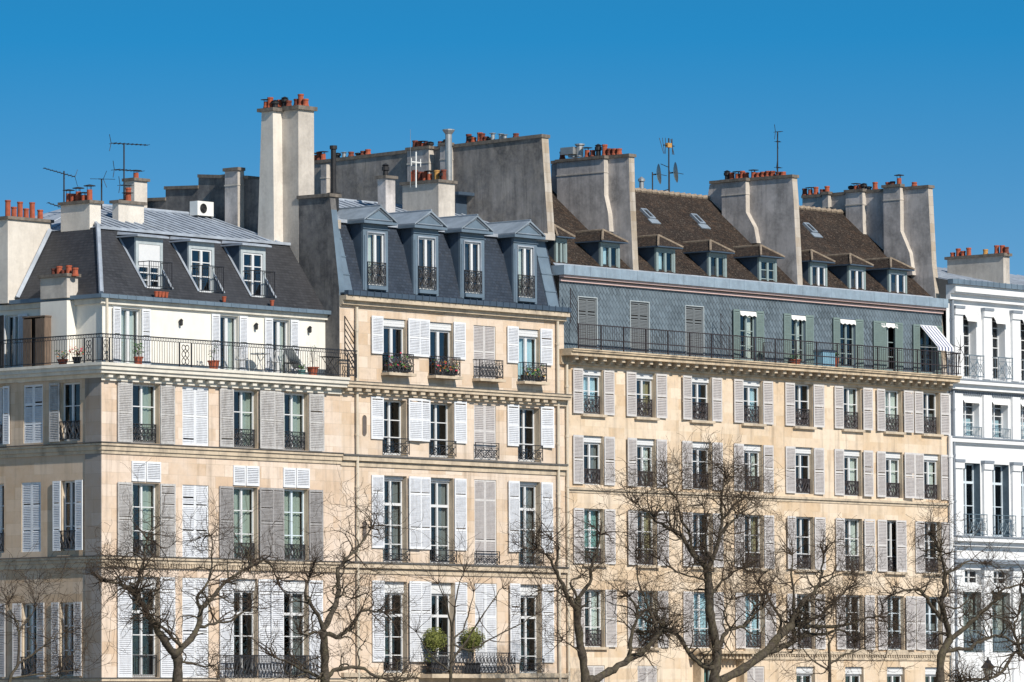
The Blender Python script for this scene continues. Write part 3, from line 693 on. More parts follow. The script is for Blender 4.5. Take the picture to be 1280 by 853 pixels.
# dormers
def flatdormer(par, fr, h, back, k):
    ua, ub, za, zb2 = h; mb = MB(); fw_ = .13
    mb.fbox(fr, ua, ua+fw_, -.08, 0, za, zb2, 1); mb.fbox(fr, ub-fw_, ub, -.08, 0, za, zb2, 1); mb.fbox(fr, ua+fw_, ub-fw_, -.08, 0, zb2-.24, zb2, 1)
    ys = lambda z: y0+(y1-y0)*(z-zb_)/(zt_-zb_)
    zx = zb_+(fr.c-y0)/(y1-y0)*(zt_-zb_); za_ = max(za, zb_+.03*(zt_-zb_))
    for u, s in ((ua, 1), (ub, -1)):
        for q in (0, s*.03):
            mb.face([(u+q, fr.c+.081, zx), (u+q, fr.c+.081, zb2), (u+q, ys(zb2)+.05, zb2)], 0)
            mb.face([(u+q, ys(za_), za_), (u+q, fr.c+.0, za_), (u+q, fr.c+.0, zx)], 0)
        mb.tube([(u, ys(za_)-.02, za_+.02), (u, ys(zb2)-.02, zb2+.02)], .045, 4, True, 2)
    mb.face([(ua, ys(za_), za_+.004), (ub, ys(za_), za_+.004), (ub, fr.c, za_+.004), (ua, fr.c, za_+.004)], 2)
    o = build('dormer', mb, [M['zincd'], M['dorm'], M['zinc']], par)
    back = ys(zb2); r = MB(); r.fbox(fr, ua-.12, ub+.12, -(back-fr.c)-.1, .2, zb2+.003, zb2+.06)
    r.box8([fr.P(ua-.12,.2,zb2+.062), fr.P(ub+.12,.2,zb2+.062), fr.P(ub+.0,-(back-fr.c)-.4,zb2+.14), fr.P(ua-.0,-(back-fr.c)-.4,zb2+.14),
            fr.P(ua+.0,.1,zb2+.10), fr.P(ub-.0,.1,zb2+.10), fr.P(ub-.15,-(back-fr.c)-.4,zb2+.28), fr.P(ua+.15,-(back-fr.c)-.4,zb2+.28)])
    build('dormer_roof', r, M['zinc'], o)
    return o
def dwin(par, fr, u0, u1, z0, z1, **kw):
    """window parts directly under the dormer part"""
    e = MB(); P = fr.P; f = MB(); g_ = MB(); frame = kw.get('frame', 'wf'); box = kw.get('box', 0); zt = z1-box; uc = (u0+u1)/2
    f.fbox(fr, u0+.002, u0+.06, -.09, -.03, z0, zt); f.fbox(fr, u1-.06, u1-.002, -.09, -.03, z0, zt); f.fbox(fr, u0+.06, u1-.06, -.09, -.03, z0, z0+.09); f.fbox(fr, u0+.06, u1-.06, -.09, -.03, zt-.06, zt-.002)
    f.fbox(fr, uc-.055, uc+.055, -.08, -.01, z0+.09, zt-.06)
    for b in kw.get('bars', ()):
        zz = z0+(zt-z0)*b; f.fbox(fr, u0+.06, uc-.055, -.08, -.035, zz-.018, zz+.018); f.fbox(fr, uc+.055, u1-.06, -.08, -.035, zz-.018, zz+.018)
    if box: f.fbox(fr, u0+.01, u1-.01, -.06, -.005, zt+.003, z1-.005)
    build('window_frame', f, M[frame], par)
    g_.face([P(u0, -.07, z0), P(u1, -.07, z0), P(u1, -.07, zt), P(u0, -.07, zt)]); build('window_pane', g_, M[kw.get('glass', 'glass')], par)
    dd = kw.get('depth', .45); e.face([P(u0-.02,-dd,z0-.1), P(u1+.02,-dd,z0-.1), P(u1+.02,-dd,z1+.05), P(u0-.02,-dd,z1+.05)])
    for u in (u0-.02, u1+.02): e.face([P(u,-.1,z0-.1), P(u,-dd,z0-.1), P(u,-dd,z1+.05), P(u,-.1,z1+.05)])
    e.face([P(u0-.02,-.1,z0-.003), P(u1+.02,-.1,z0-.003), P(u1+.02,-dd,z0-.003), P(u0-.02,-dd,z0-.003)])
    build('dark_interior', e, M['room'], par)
    if kw.get('curtain'): build('curtain', curtain_mesh(fr, u0+.03, u1-.03 if kw['curtain'][1] == 'full' else u0+(u1-u0)*.45, z0, zt, -.16), M[kw['curtain'][0]], par)
    if kw.get('rail'): hh, st, d_ = kw['rail']; build('balcony_railing', rail3d(fr, u0-.04, u1+.04, z0, z0+hh, d_, st), M[kw.get('irm', 'iron')], par)
for k, h in enumerate(dh):
    o = flatdormer(B1, FD, h, y1, k)
    dwin(o, FD, h[0]+.135, h[1]-.135, h[2]+.02, h[3]-.245, bars=(.38,.7), box=.75 if k == 0 else 0, rail=(.95,'bars',.55), glass='glassb')
# chimneys of building 1 (on the zinc roof)
def zstack(par, ax, bx, yplane, py_top, depth, mat, drop=2.2, xw=None):
    p = on_y(ax, py_top, yplane); q = on_y(bx, py_top, yplane)
    return stack(par, p.x, q.x, yplane, yplane+depth, p.z-drop, p.z, mat), (p.x+q.x)/2
def stackpx(par, left, mid, right, py_mid, y, mat='plasterl', drop=2.0, pl=()):
    """left..mid = side face, mid..right = street face whose plane is y"""
    p = on_y(mid, py_mid, y); q = on_y(right, py_mid, y); l = on_x(left, py_mid, p.x)
    o = stack(par, p.x, q.x, y, max(l.y, y+.3), p.z-drop, p.z, mat)
    xm = (p.x+q.x)/2; n = len(pl)
    for i, (px, h, kind) in enumerate(pl):
        c = on_x(px, py_mid, xm); yy = min(max(c.y, y+.15), max(l.y, y+.3)-.12)
        pots(o, xm, [(PXof(xm, yy, p.z+.1), PYof(xm, yy, p.z+.1+h), kind)], lambda _, a=xm, b=yy, c_=p.z+.1: PYof(a, b, c_))
    return o
def proj(x, y, z):
    v = Vector((x, y, z))-CAM; t = v.dot(fw); return PX+F*v.dot(rt)/t, PY-F*v.dot(upv)/t
def PXof(x, y, z): return proj(x, y, z)[0]
def PYof(x, y, z): return proj(x, y, z)[1]
stackpx(B1, 76, 112, 126, 254, 2.9, 'plasterc', 1.6, [(84,.5,'h'),(91,.32,'c'),(98,.55,'h'),(105,.35,'h'),(112,.6,'h')])
stackpx(B1, 146, 148, 180, 254, y1+1.3, 'plasterc', 1.5, [(150,.35,'h'),(162,.5,'c')])
pots_x = None
stackpx(B1, 156, 168, 184, 226, yr+3.2, 'plasterc', 3.4, [(170,.35,'h')])
o = stack(B1, .35, 2.5, YS, YS+.45, zb_-.1, on_y(30, 276, YS).z, 'plasterc')
for k, (xx, hh) in enumerate([(.55,.62),(.85,.4),(1.15,.6),(1.45,.38),(1.75,.62),(2.15,.38)]):
    zc = on_y(30, 276, YS).z+.1; c_ = MB(); b_ = (xx, YS+.2, zc-.02)
    c_.lathe(b_, [(.12,0),(.10,.06),(.095,hh-.06),(.11,hh-.05),(.11,hh),(.08,hh),(.08,hh-.1)], 10); build('chimney_pot', c_, M['pot'], o)
# party wall between 1 and 2
PW = [(424,500),(424,362),(414,262),(412,246),(373,249),(373,226),(309,224),(309,224),(281,214+4),(248,222),(248,236),(207,237),(207,251),(150,253),(150,330),(280,420)]
PWo = party_wall(B1, X1-.005, .3, PW, 'plasterd', 'zincb')
cap_strip(PWo, X1-.005, .5, (412,246), (374,249))
cap_strip(PWo, X1-.005, .5, (310,224), (250,222)); cap_strip(PWo, X1-.005, .5, (247,236), (208,237)); cap_strip(PWo, X1-.005, .5, (206,251), (152,253))
breast(B1, X1-.005, .35, 281, 297, 214, 214, 320, 'plaster', 'plasterl')
a = on_x(373, 137, X1); b = on_x(352, 137, X1); o = MB(); o.box(X1-.01, X1+.84, a.y, b.y+.1, zr-2, a.z, 0); SB = build('chimney', o, M['plasterl'], B1)
o = MB(); o.box(X1-.1, X1+.93, a.y-.1, b.y+.2, a.z+.003, a.z+.15); build('coping', o, M['capst'], SB)
Xa = X1-.5; a2 = on_x(341, 139, Xa); b2 = on_x(327, 139, Xa); zlo = on_x(341, 320, Xa).z
o = MB(); prof = [(a2.y-.05, zlo), (a2.y, a2.z), (b2.y, a2.z), (b2.y+.25, zlo)]
o.prism_x(prof, Xa, X1-.012); SA = build('chimney', o, M['plasterc'], B1)
o = MB(); o.box(Xa-.1, X1+.35, a2.y-.1, b2.y+.15, a2.z+.003, a2.z+.13); build('coping', o, M['capst'], SA)
pots(SA, Xa+.25, [(333,124,'h'),(338,122,'c'),(344,125,'m')], lambda px: 134)
pots(SB, X1+.3, [(350,125,'c'),(356,121,'m'),(361,126,'d')], lambda px: 133)
pots(SB, X1+.65, [(376,118,'c'),(371,124,'d'),(382,124,'c')], lambda px: 132)

# ================================================================== BUILDING 2
B2 = tag(empty('apartment_house', ((X1+X2)/2, 3, 0)), 'cream stone house with blue slate mansard and four pedimented dormers', 'building')
c2 = [(478.5,508),(536.7,566.4),(592.5,620),(647.8,674.7)]
zG = fz(436, 372)
rows2 = [(fz(493,467), fz(493,399)), (fz(493,569), fz(493,500)), (fz(493,703), fz(493,595)), (fz(493,841), fz(493,727))]
u2 = [(fu(a,520), fu(b,520)) for a, b in c2]
holes = [(a, b, r[0], r[1]) for r in rows2 for a, b in u2]
xs2 = X1+.003
w = MB(); w.skin(lambda u, v: FR.P(u, 0, v), xs2, X2, 0, zG, holes); build('front_wall', w, M['stone2'], B2)
for i, (z0, z1) in enumerate(rows2):
    for j, (u0, u1) in enumerate(u2):
        cl = j == 2; shd = (.03,.09) if j == 0 else (.03,.03)
        if i == 0:
            zs_ = fz(493, 444) ; zt2 = fz(493, 397)
            window(FR, B2, u0, u1, z0, z1, sh='closed' if cl else 'open', shmat='sh3' if cl else 'shw', pitch=.07, shz=(z0 if cl else zs_, zt2), bars=(), box=.28, rail=(.72,'scroll',.32), sill=.42,
                   curtain=('cb','full') if j == 3 else None, glass='glassb' if j < 2 else 'glass', shw=.66, shd=shd, mull=.13, rd=.22)
        elif i == 1:
            window(FR, B2, u0, u1, z0, z1, sh='closed' if cl else 'open', shmat='sh3' if cl else 'shw', pitch=.085, shz=(z0 if cl else z0+.55, z1+.08), bars=(.33,.64), rail=(.62,'cross',.10), rd=.34, curtain=None, shw=.68, shd=shd)
        elif i == 2:
            window(FR, B2, u0, u1, z0, z1, sh='closed' if cl else 'open', shmat='sh3' if cl else 'shw', pitch=.055, shz=(z0 if cl else z0+.5, z1), bars=(.22,.45), transom=.70, rail=(.5,'cross',.10), box=.12, rd=.3, shw=.66, rails=(.28,.76), shd=shd, curtain=('cgrey','sides'))
        else:
            window(FR, B2, u0, u1, z0, z1, sh='closed' if cl else 'open', shmat='shw', pitch=.085, shz=(z0+.4 if j != 2 else z0, z1+.02), bars=(.22,.45), transom=.72, box=.42, rail=(.55,'cross',.10) if j in (0,3) else None, rd=.3, shw=.66, rails=(.62,), shd=shd)
def cornice(par, name, z, prof, mat, xa, xb):
    mb = MB()
    for (dz0, dz1, p) in prof: mb.box(xa, xb, -p, -.001, z+dz0, z+dz1)
    return build(name, mb, M[mat], par)
zc2 = fz(437, 480)
cornice(B2, 'cornice', zc2, [(-.02,.06,.42),(-.14,-.023,.36),(-.36,-.143,.12)], 'trim', xs2, X2-.02)
m_ = MB(); m_.box(xs2, X2-.02, -.44, -.001, zc2+.062, zc2+.085); build('lead_capping', m_, M['lead'], B2)
dentil_each(B2, FR, xs2+.1, X2-.1, zc2-.27, zc2-.15, .30, .50, .25, 'trim')
for py in (570, 704):
    z_ = fz(430, py); cornice(B2, 'string_course', z_, [(-.16,0,.16),(-.36,-.20,.05)], 'trim', xs2, X2-.02)
    m_ = MB(); m_.box(xs2, X2-.02, -.2, -.001, z_+.002, z_+.07); build('lead_capping', m_, M['lead'], B2)
z_ = fz(430, 841); cornice(B2, 'string_course', z_, [(-.16,0,.16),(-.40,-.2,.07)], 'trim', xs2, X2-.02)
cornice(B2, 'cornice', zG, [(-.12,.05,.34),(-.27,-.123,.17),(-.33,-.273,.07)], 'trim', xs2, X2-.03)
for px, py0, py1 in ((455,519,545),(455,651,676)):
    a, b = fu(px-2.6, py0), fu(px+2.6, py0); m_ = MB(); za, zb3 = fz(px, py1), fz(px, py0); uc = (a+b)/2; r_ = (b-a)/2
    pts = [(uc-r_, za+r_), (uc-r_, zb3-r_)]+[(uc-r_*math.cos(t*math.pi/6), zb3-r_+r_*math.sin(t*math.pi/6)) for t in range(1,6)]+[(uc+r_, zb3-r_), (uc+r_, za+r_)]+[(uc+r_*math.cos(t*math.pi/6), za+r_-r_*math.sin(t*math.pi/6)) for t in range(1,6)]
    n = len(pts)
    for i in range(n):
        p, q = pts[i], pts[(i+1) % n]; m_.face([FR.P(p[0], .004, p[1]), FR.P(q[0], .004, q[1]), FR.P(q[0], .03, q[1]), FR.P(p[0], .03, p[1])], 0)
    m_.face([FR.P(p[0], .006, p[1]) for p in pts], 1)
    build('wall_niche', m_, [M['trim'], M['piped']], B2)
pipe(B2, FR, 446, 384, 920, 'pipe'); pipe(B2, FR, 697, 402, 920, 'pipe'); pipe(B2, FR, 708.5, 455, 930, 'pipe', .1)
m_ = MB()      # first floor balcony slab and long railing
a, b = fu(521, 842), fu(628, 842); m_.fbox(FR, a, b, .001, .75, rows2[3][0]-.2, rows2[3][0]-.05); build('balcony_slab', m_, M['trim'], B2)
build('balcony_railing', rail3d(FR, a+.05, b-.05, rows2[3][0]-.05, rows2[3][0]+.75, .68, 'scroll'), M['iron'], B2)
# gutter + mansard
zb2_ = zG+.06
m_ = MB(); m_.box(xs2+.05, X2-.03, -.40, -.2, zb2_, zb2_+.17); m_.box(xs2+.05, X2-.03, -.199, .3, zb2_+.05, zb2_+.1)
k = xs2+.3
while k < X2-.1: m_.box(k, k+.03, -.425, -.402, zb2_-.02, zb2_+.2); k += .38
build('gutter', m_, M['zincd'], B2)
ya, yb = .05, .80; zs_b = zb2_+.1; zs_t = on_y(500, 284, yb).z
def slope2(u, t): return (u, ya+(yb-ya)*t, zs_b+(zs_t-zs_b)*t)
F2 = Frame('front', .10)
d2 = [(454,485,459,480),(517,548,522.5,543),(575.5,605.5,580,600),(642,671,647,666)]
dm2 = []
for a, b, c_, d_ in d2:
    ua, ub = F2.inv(a, 330)[0], F2.inv(b, 330)[0]; wa, wb = F2.inv(c_, 330)[0], F2.inv(d_, 330)[0]
    dm2.append((ua, ub, wa, wb))
zd_b = F2.inv(470, 366)[1]; zd_t = F2.inv(470, 281)[1]; zwb = F2.inv(470, 357)[1]; zwt2 = F2.inv(470, 292)[1]
t2 = lambda z: (z-zs_b)/(zs_t-zs_b)
w = MB(); w.skin(slope2, xs2+.1, X2-.1, 0, 1, [(h[0]+.1, h[1]-.1, t2(zd_b)+.03, .97) for h in dm2]); build('mansard_slate', w, M['slate2'], B2)
for u in (xs2+.12, X2-.85): 
    w = MB()
    uu = u; ww = .62
    w.box8([(uu, ya-.05, zs_b), (uu+ww, ya-.05, zs_b), (uu+ww, yb-.05, zs_t), (uu, yb-.05, zs_t), (uu, ya+.05, zs_b), (uu+ww, ya+.05, zs_b), (uu+ww, yb+.05, zs_t), (uu, yb+.05, zs_t)])
    for q in range(1, 4): t = q/4; w.box(uu-.01, uu+ww+.01, ya-.075+(yb-ya)*t, ya+(yb-ya)*t, zs_b+(zs_t-zs_b)*t, zs_b+(zs_t-zs_b)*t+.04)
    build('zinc_flashing', w, M['zincb'], B2)
rp2 = on_x(566, 264, X2-.5); yr2, zr2 = rp2.y, rp2.z
w = MB(); w.face([(xs2+.1, yb, zs_t+.04), (X2-.1, yb, zs_t+.04), (X2-.1, yr2, zr2), (xs2+.1, yr2, zr2)]); w.face([(xs2+.1, yr2, zr2), (X2-.1, yr2, zr2), (X2-.1, 2*yr2, zs_t), (xs2+.1, 2*yr2, zs_t)])
k = xs2+.4
while k < X2-.2: w.tube([(k, yb, zs_t+.06), (k, yr2, zr2+.03)], .028, 4); k += .55
w.box(xs2+.1, X2-.1, yb-.12, yb+.06, zs_t-.05, zs_t+.07); w.tube([(xs2+.1, yr2, zr2), (X2-.1, yr2, zr2)], .07, 6)
build('zinc_roof', w, M['zinc'], B2)
for k, (ua, ub, wa, wb) in enumerate(dm2):
    mb = MB(); fr = F2
    mb.fbox(fr, ua, wa, -.1, 0, zd_b, zd_t, 0); mb.fbox(fr, wb, ub, -.1, 0, zd_b, zd_t, 0); mb.fbox(fr, wa, wb, -.1, 0, zwt2, zd_t, 0); mb.fbox(fr, wa, wb, -.1, -.01, zd_b, zwb, 0)
    mb.fbox(fr, ua+.06, wa-.05, .002, .03, zd_b+.05, zwt2-.1, 0); mb.fbox(fr, wb+.05, ub-.06, .002, .03, zd_b+.05, zwt2-.1, 0)
    mb.fbox(fr, ua-.04, ub+.04, .002, .05, zwt2+.15, zwt2+.19, 0)
    for u, s in ((ua+.002, 1), (ub-.002, -1)):
        pts = [(u, .201, zd_b), (u, .201, zd_t), (u, yb+.1, zd_t), (u, .35, zd_b)]; mb.face(pts, 1); mb.face([(u+s*.03, p[1], p[2]) for p in reversed(pts)], 1)
    mb.fbox(fr, wa-.06, wb+.06, .0, .14, zwb-.16, zwb-.03, 0)
    # white-ish trim around the opening
    for a, b in ((wa-.03, wa), (wb, wb+.03)): mb.fbox(fr, a, b, .003, .045, zwb, zwt2+.05, 2)
    mb.fbox(fr, wa, wb, .003, .045, zwt2, zwt2+.05, 2)
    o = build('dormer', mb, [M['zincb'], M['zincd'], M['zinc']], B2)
    # pediment
    p = MB(); e = .22; ua_, ub_ = ua-e, ub+e; zc = zd_t+.002; zap = zc+.12+(ub_-ua_)*.27; uc = (ua+ub)/2; bk = yb+1.3
    p.box(ua_, ub_, fr.c-.26, bk, zc, zc+.10, 0)
    y_f = fr.c-.18
    p.face([(ua_+.1, y_f, zc+.101), (ub_-.1, y_f, zc+.101), (uc, y_f, zap-.05)], 0)
    for s, ue in ((-1, ua_), (1, ub_)):
        p.box8([(ue, fr.c-.27, zc+.102), (uc, fr.c-.27, zap), (uc, bk, zap), (ue, bk, zc+.102), (ue, fr.c-.27, zc+.16), (uc, fr.c-.27, zap+.07), (uc, bk, zap+.07), (ue, bk, zc+.16)], 1)
        p.tube([(ue+(.2 if s < 0 else -.2), fr.c-.2, zc+.19), (uc, fr.c-.2, zap-.06)], .03, 4, True, 1)
    p.tube([(ua_+.2, fr.c-.2, zc+.15), (ub_-.2, fr.c-.2, zc+.15)], .03, 4, True, 1)
    p.tube([(uc, fr.c-.28, zap+.08), (uc, bk, zap+.08)], .04, 5, True, 1)
    build('dormer_pediment', p, [M['zincb'], M['zincm']], o)
    dwin(o, fr, wa, wb, zwb, zwt2, bars=(), rail=(.85,'scroll',.06), glass='glassb', curtain=('cw','left') if k in (0,3) else None, depth=.2+.0)
# stub pier at the left with stone block
a = on_y(414, 247, 1.0); m_ = MB(); m_.box(X1+.005, X1+.7, .55, .99, zs_t-.3, zs_t+.02); build('gable_kneeler', m_, M['edge'], B2)
m_ = MB(); m_.box(X2-.82, X2-.12, .3, .78, zs_t-.02, zs_t+.22); build('gable_kneeler', m_, M['edge'], B2)
# chimneys on building 2 roof
stackpx(B2, 472, 482, 494, 223, 3.2, 'plaster', 3.0, [(482,.5,'m')])
o = stackpx(B2, 503, 548, 568.5, 228, 2.6, 'plasterl', 3.4, [(514,.45,'c'),(519,.5,'d'),(525,.42,'d'),(531,.4,'c'),(537,.45,'h'),(546,.42,'y'),(553,.4,'m'),(557,.42,'d')])
p = on_y(566, 230, 2.7); m_ = MB(); t_ = on_y(566, 163, 2.7); m_.lathe((p.x, p.y+.2, p.z-1.5), [(.13,0),(.13,t_.z-p.z+1.35)], 10); m_.lathe((p.x, p.y+.2, t_.z-.02), [(.12,-.14),(.24,.02),(.24,.06),(.1,.08)], 10); build('metal_flue', m_, M['flue'], o)
p = on_y(417, 245, 2.0); t_ = on_y(417, 184, 2.0); m_ = MB(); m_.lathe((p.x, p.y, p.z-.8), [(.1,0),(.1,t_.z-p.z+.7),(.14,t_.z-p.z+.72),(.14,t_.z-p.z+.85)], 10); m_.lathe((p.x, p.y, p.z-.6), [(.2,0),(.2,.55),(.26,.6),(.26,.7)], 10, 0); build('metal_flue', m_, M['dark'], B2)
# lean-to behind the block chimney
p = on_y(570, 272, 4.5); q = on_y(592, 247, 4.5); m_ = MB(); m_.box(p.x, q.x+.6, 4.5, 6, p.z-.6, q.z, 0); m_.box(p.x-.3, q.x+1.1, 4.1, 6.2, q.z+.003, q.z+.12, 0); build('roof_hutch', m_, M['zincd'], B2)
# party wall between 2 and 3
XW = X2-.42
P23 = [(672,400),(672,300),(685,293),(677,172),(392,205),(330,212),(330,420)]
o = party_wall(B2, XW, .40, P23, 'plasterm', 'edge'); cap_strip(o, XW, .40, (677,172), (394,205), .13, .05)
lw_ = line_y((677,171), (392,204))
pots(o, XW+.25, [(588,170,'m'),(596,178,'g'),(603,167,'d'),(613,172,'m'),(616,166,'g')] , lambda px: lw_(px)-3)
pots(o, XW+.25, [(586,168,'d'),(592,172,'c'),(600,166,'c'),(608,171,'d'),(626,167,'g'),(631,168,'g'),(645,167,'d')], lambda px: lw_(px)-3)
pots(o, XW+.25, [(394,191,'h'),(399,190,'d'),(404,189,'h'),(422,191,'m'),(430,190,'g'),(439,190,'d'),(448,191,'m'),(454,189,'d'),(460,187,'c')], lambda px: lw_(px)-3)
bo = breast(B2, XW, .3, 509, 536, 189, 186, 300, 'plaster', 'plasterl')
pots(bo, XW+.05, [(519,176,'d'),(524,177,'c'),(529,176,'h'),(534,178,'d'),(538,177,'m')], lambda px: 185)
bo = breast(B2, XW, .3, 550, 560, 183, 182, 300, 'plaster', 'plasterl'); pots(bo, XW+.05, [(551,177,'d'),(558,174,'m')], lambda px: 181)
breast(B2, XW, .2, 401, 408, 206, 206, 300, 'plaster', 'plasterl', False)
# ================================================================== BUILDING 3
X3 = fu(1185)
B3 = tag(empty('apartment_house', ((X2+X3)/2, 3, 0)), 'long stone house with diamond slate attic and old brown tiled roof', 'building')
xs3 = X2+.003
zB = fz(710, 437)           # balcony floor
c3 = [(728,754),(794.8,819.4),(863.9,889.2),(928.6,953),(992.7,1016),(1053.7,1076.6),(1105.7,1127.7),(1153.3,1174.6)]
u3 = [(fu(a,550), fu(b,550)) for a, b in c3]
rows3 = [(fz(740,518), fz(740,462)), (fz(740,606), fz(740,545)), (fz(740,705), fz(740,636)), (fz(740,809), fz(740,737)), (fz(740,905), fz(740,832))]
holes = [(a, b, r[0], r[1]) for r in rows3 for a, b in u3]
w = MB(); w.skin(lambda u, v: FR.P(u, 0, v), xs3, X3, 0, zB-.25, holes); build('front_wall', w, M['stone3'], B3)
cur3 = {(0,0):('cb','full'),(0,3):('cb','sides'),(0,5):('cw','sides'),(0,6):('cw','full'),(1,1):('cw','sides'),(1,5):('cw','sides'),(1,6):('cw','sides'),(1,7):('cw','right'),
        (2,0):('ct','full'),(2,2):('cr','left'),(2,3):('cy','right'),(3,1):('cb','full'),(3,2):('cb','full'),(3,3):('cb','full'),(1,0):('cgrey','sides')}
for i, (z0, z1) in enumerate(rows3):
    for j, (u0, u1) in enumerate(u3):
        wd = (u1-u0)*.5; shd = (.03, .03) if j % 2 else (.04, .03)
        k = dict(sh='open', shmat='sh3', shw=.62, shd=shd, curtain=cur3.get((i, j)), irm='iron3', rd=.25)
        if not k['curtain'] and rnd.random() < .55: k['curtain'] = (rnd.choice(('cgrey','cw','cgrey','cy')), rnd.choice(('sides','left','right','low')))
        if j == 5: k['shd'] = (.03, .09)
        if j == 6: k['shd'] = (.03, .09)
        if i == 0: window(FR, B3, u0, u1, z0, z1, pitch=.08, bars=(.6,), box=.22 if j < 4 else 0, rail=(.72,'scroll',-.16), sill=.14, glass='glassb' if j in (1,2) else 'glass', **k)
        elif i == 1: window(FR, B3, u0, u1, z0, z1, pitch=.065, bars=(.36,.68), box=.25, rail=(.62,'lyre',-.16), **k)
        elif i == 2:
            if j == 6: k['sh'] = None
            W = window(FR, B3, u0, u1, z0, z1, pitch=.075, bars=(.3,.62), rail=(.6,'scroll',-.16), sill=.14, **k)
            if j == 6:
                um = u0+(u1-u0)*.08
                build('shutter', shutter_mesh(FR, u0-.62, u0-.0, z0, z1, .05, .075), SM('sh3'), W); build('shutter', shutter_mesh(FR, u0+.64*1.0, u1+.12, z0, z1, .05, .075), SM('sh3'), W)
        elif i == 3:
            window(FR, B3, u0, u1, z0, z1, pitch=.065, bars=(.35,.68), rail=(.66,'scroll',-.16), frame='wf' if j < 6 else 'wfb', sill=.12, **k)
        else:
            k['sh'] = 'closed' if j in (0, 1, 3) else None; k['curtain'] = None
            if j == 2: k['frame'] = 'wfg'; k['curtain'] = ('doorg','full')
            window(FR, B3, u0, u1, z0, z1, pitch=.07, bars=(.5,), box=.0 if j < 3 else .3, **k)
z_ = fz(712, 609); cornice(B3, 'string_course', z_, [(-.09,0,.10),(-.2,-.093,.03)], 'trim', xs3, X3-.1)
z_ = fz(740, 812); cornice(B3, 'string_course', z_, [(-.12,0,.12),(-.34,-.2,.05)], 'trim', fu(928), X3-.1)
mb = dentils(FR, fu(928)+.1, X3-.2, z_-.2, z_-.122, .10, .16, .08); build('dentil_row', mb, M['trim'], B3)
a, b = fu(858), fu(928); z_ = rows3[3][0]
m_ = MB(); m_.fbox(FR, a, b, .001, .6, z_-.22, z_-.11)
for q in range(16): u = a+.1+q*(b-a-.2)/15; m_.fbox(FR, u-.06, u+.06, .001, .45, z_-.42, z_-.222)
m_.fbox(FR, fu(864), fu(868), .001, .4, z_-1.5, z_-.425); m_.fbox(FR, fu(918), fu(922), .001, .4, z_-1.5, z_-.425)
build('balcony_slab', m_, M['trim3'], B3)
# drain at the right end
pipe(B3, FR, 1188, 545, 930, 'whitetrim', .15, .09)
# balcony cornice with modillions
cornice(B3, 'balcony_cornice', zB, [(-.05,0,.72),(-.12,-.053,.68),(-.26,-.123,.60),(-.50,-.262,.10),(-.58,-.503,.14)], 'trim3', xs3-.28, X3+.10)
mb = MB(); u = xs3+.1
while u < X3-.1:
    mb = MB(); mb.box(u, u+.19, -.48, -.101, zB-.40, zB-.263); mb.box(u+.02, u+.17, -.34, -.102, zB-.49, zB-.402); u += .56
    build('modillion', mb, M['trim'], B3)
m_ = MB(); m_.box(xs3, X3, -.1, .5, zB-.24, zB-.004); build('balcony_floor', m_, M['lead'], B3)
# balcony railing
mb = MB(); d = .72; ht = .95; L0, L1 = xs3+.0, X3+.02
mb.fbox(FR, L0, L1, d-.025, d+.025, zB+ht-.035, zB+ht); mb.fbox(FR, L0, L1, d-.014, d+.014, zB+.36, zB+.40); mb.fbox(FR, L0, L1, d-.014, d+.014, zB+.06, zB+.09)
u = L0; i = 0
while u < L1:
    if i % 10 == 0: mb.fbox(FR, u-.022, u+.022, d-.022, d+.022, zB, zB+ht-.036)
    else: mb.ftube(FR, [(u, d, zB+.06), (u, d, zB+ht-.03)], .011, 4)
    u += .135; i += 1
for k in range(6): mb.ftube(FR, [(L1, d*k/6, zB+.06), (L1, d*k/6, zB+ht-.02)], .012, 4)
mb.ftube(FR, [(L1, 0, zB+ht-.02), (L1, d, zB+ht-.02)], .02, 4)
build('balcony_railing', mb, M['iron3'], B3)
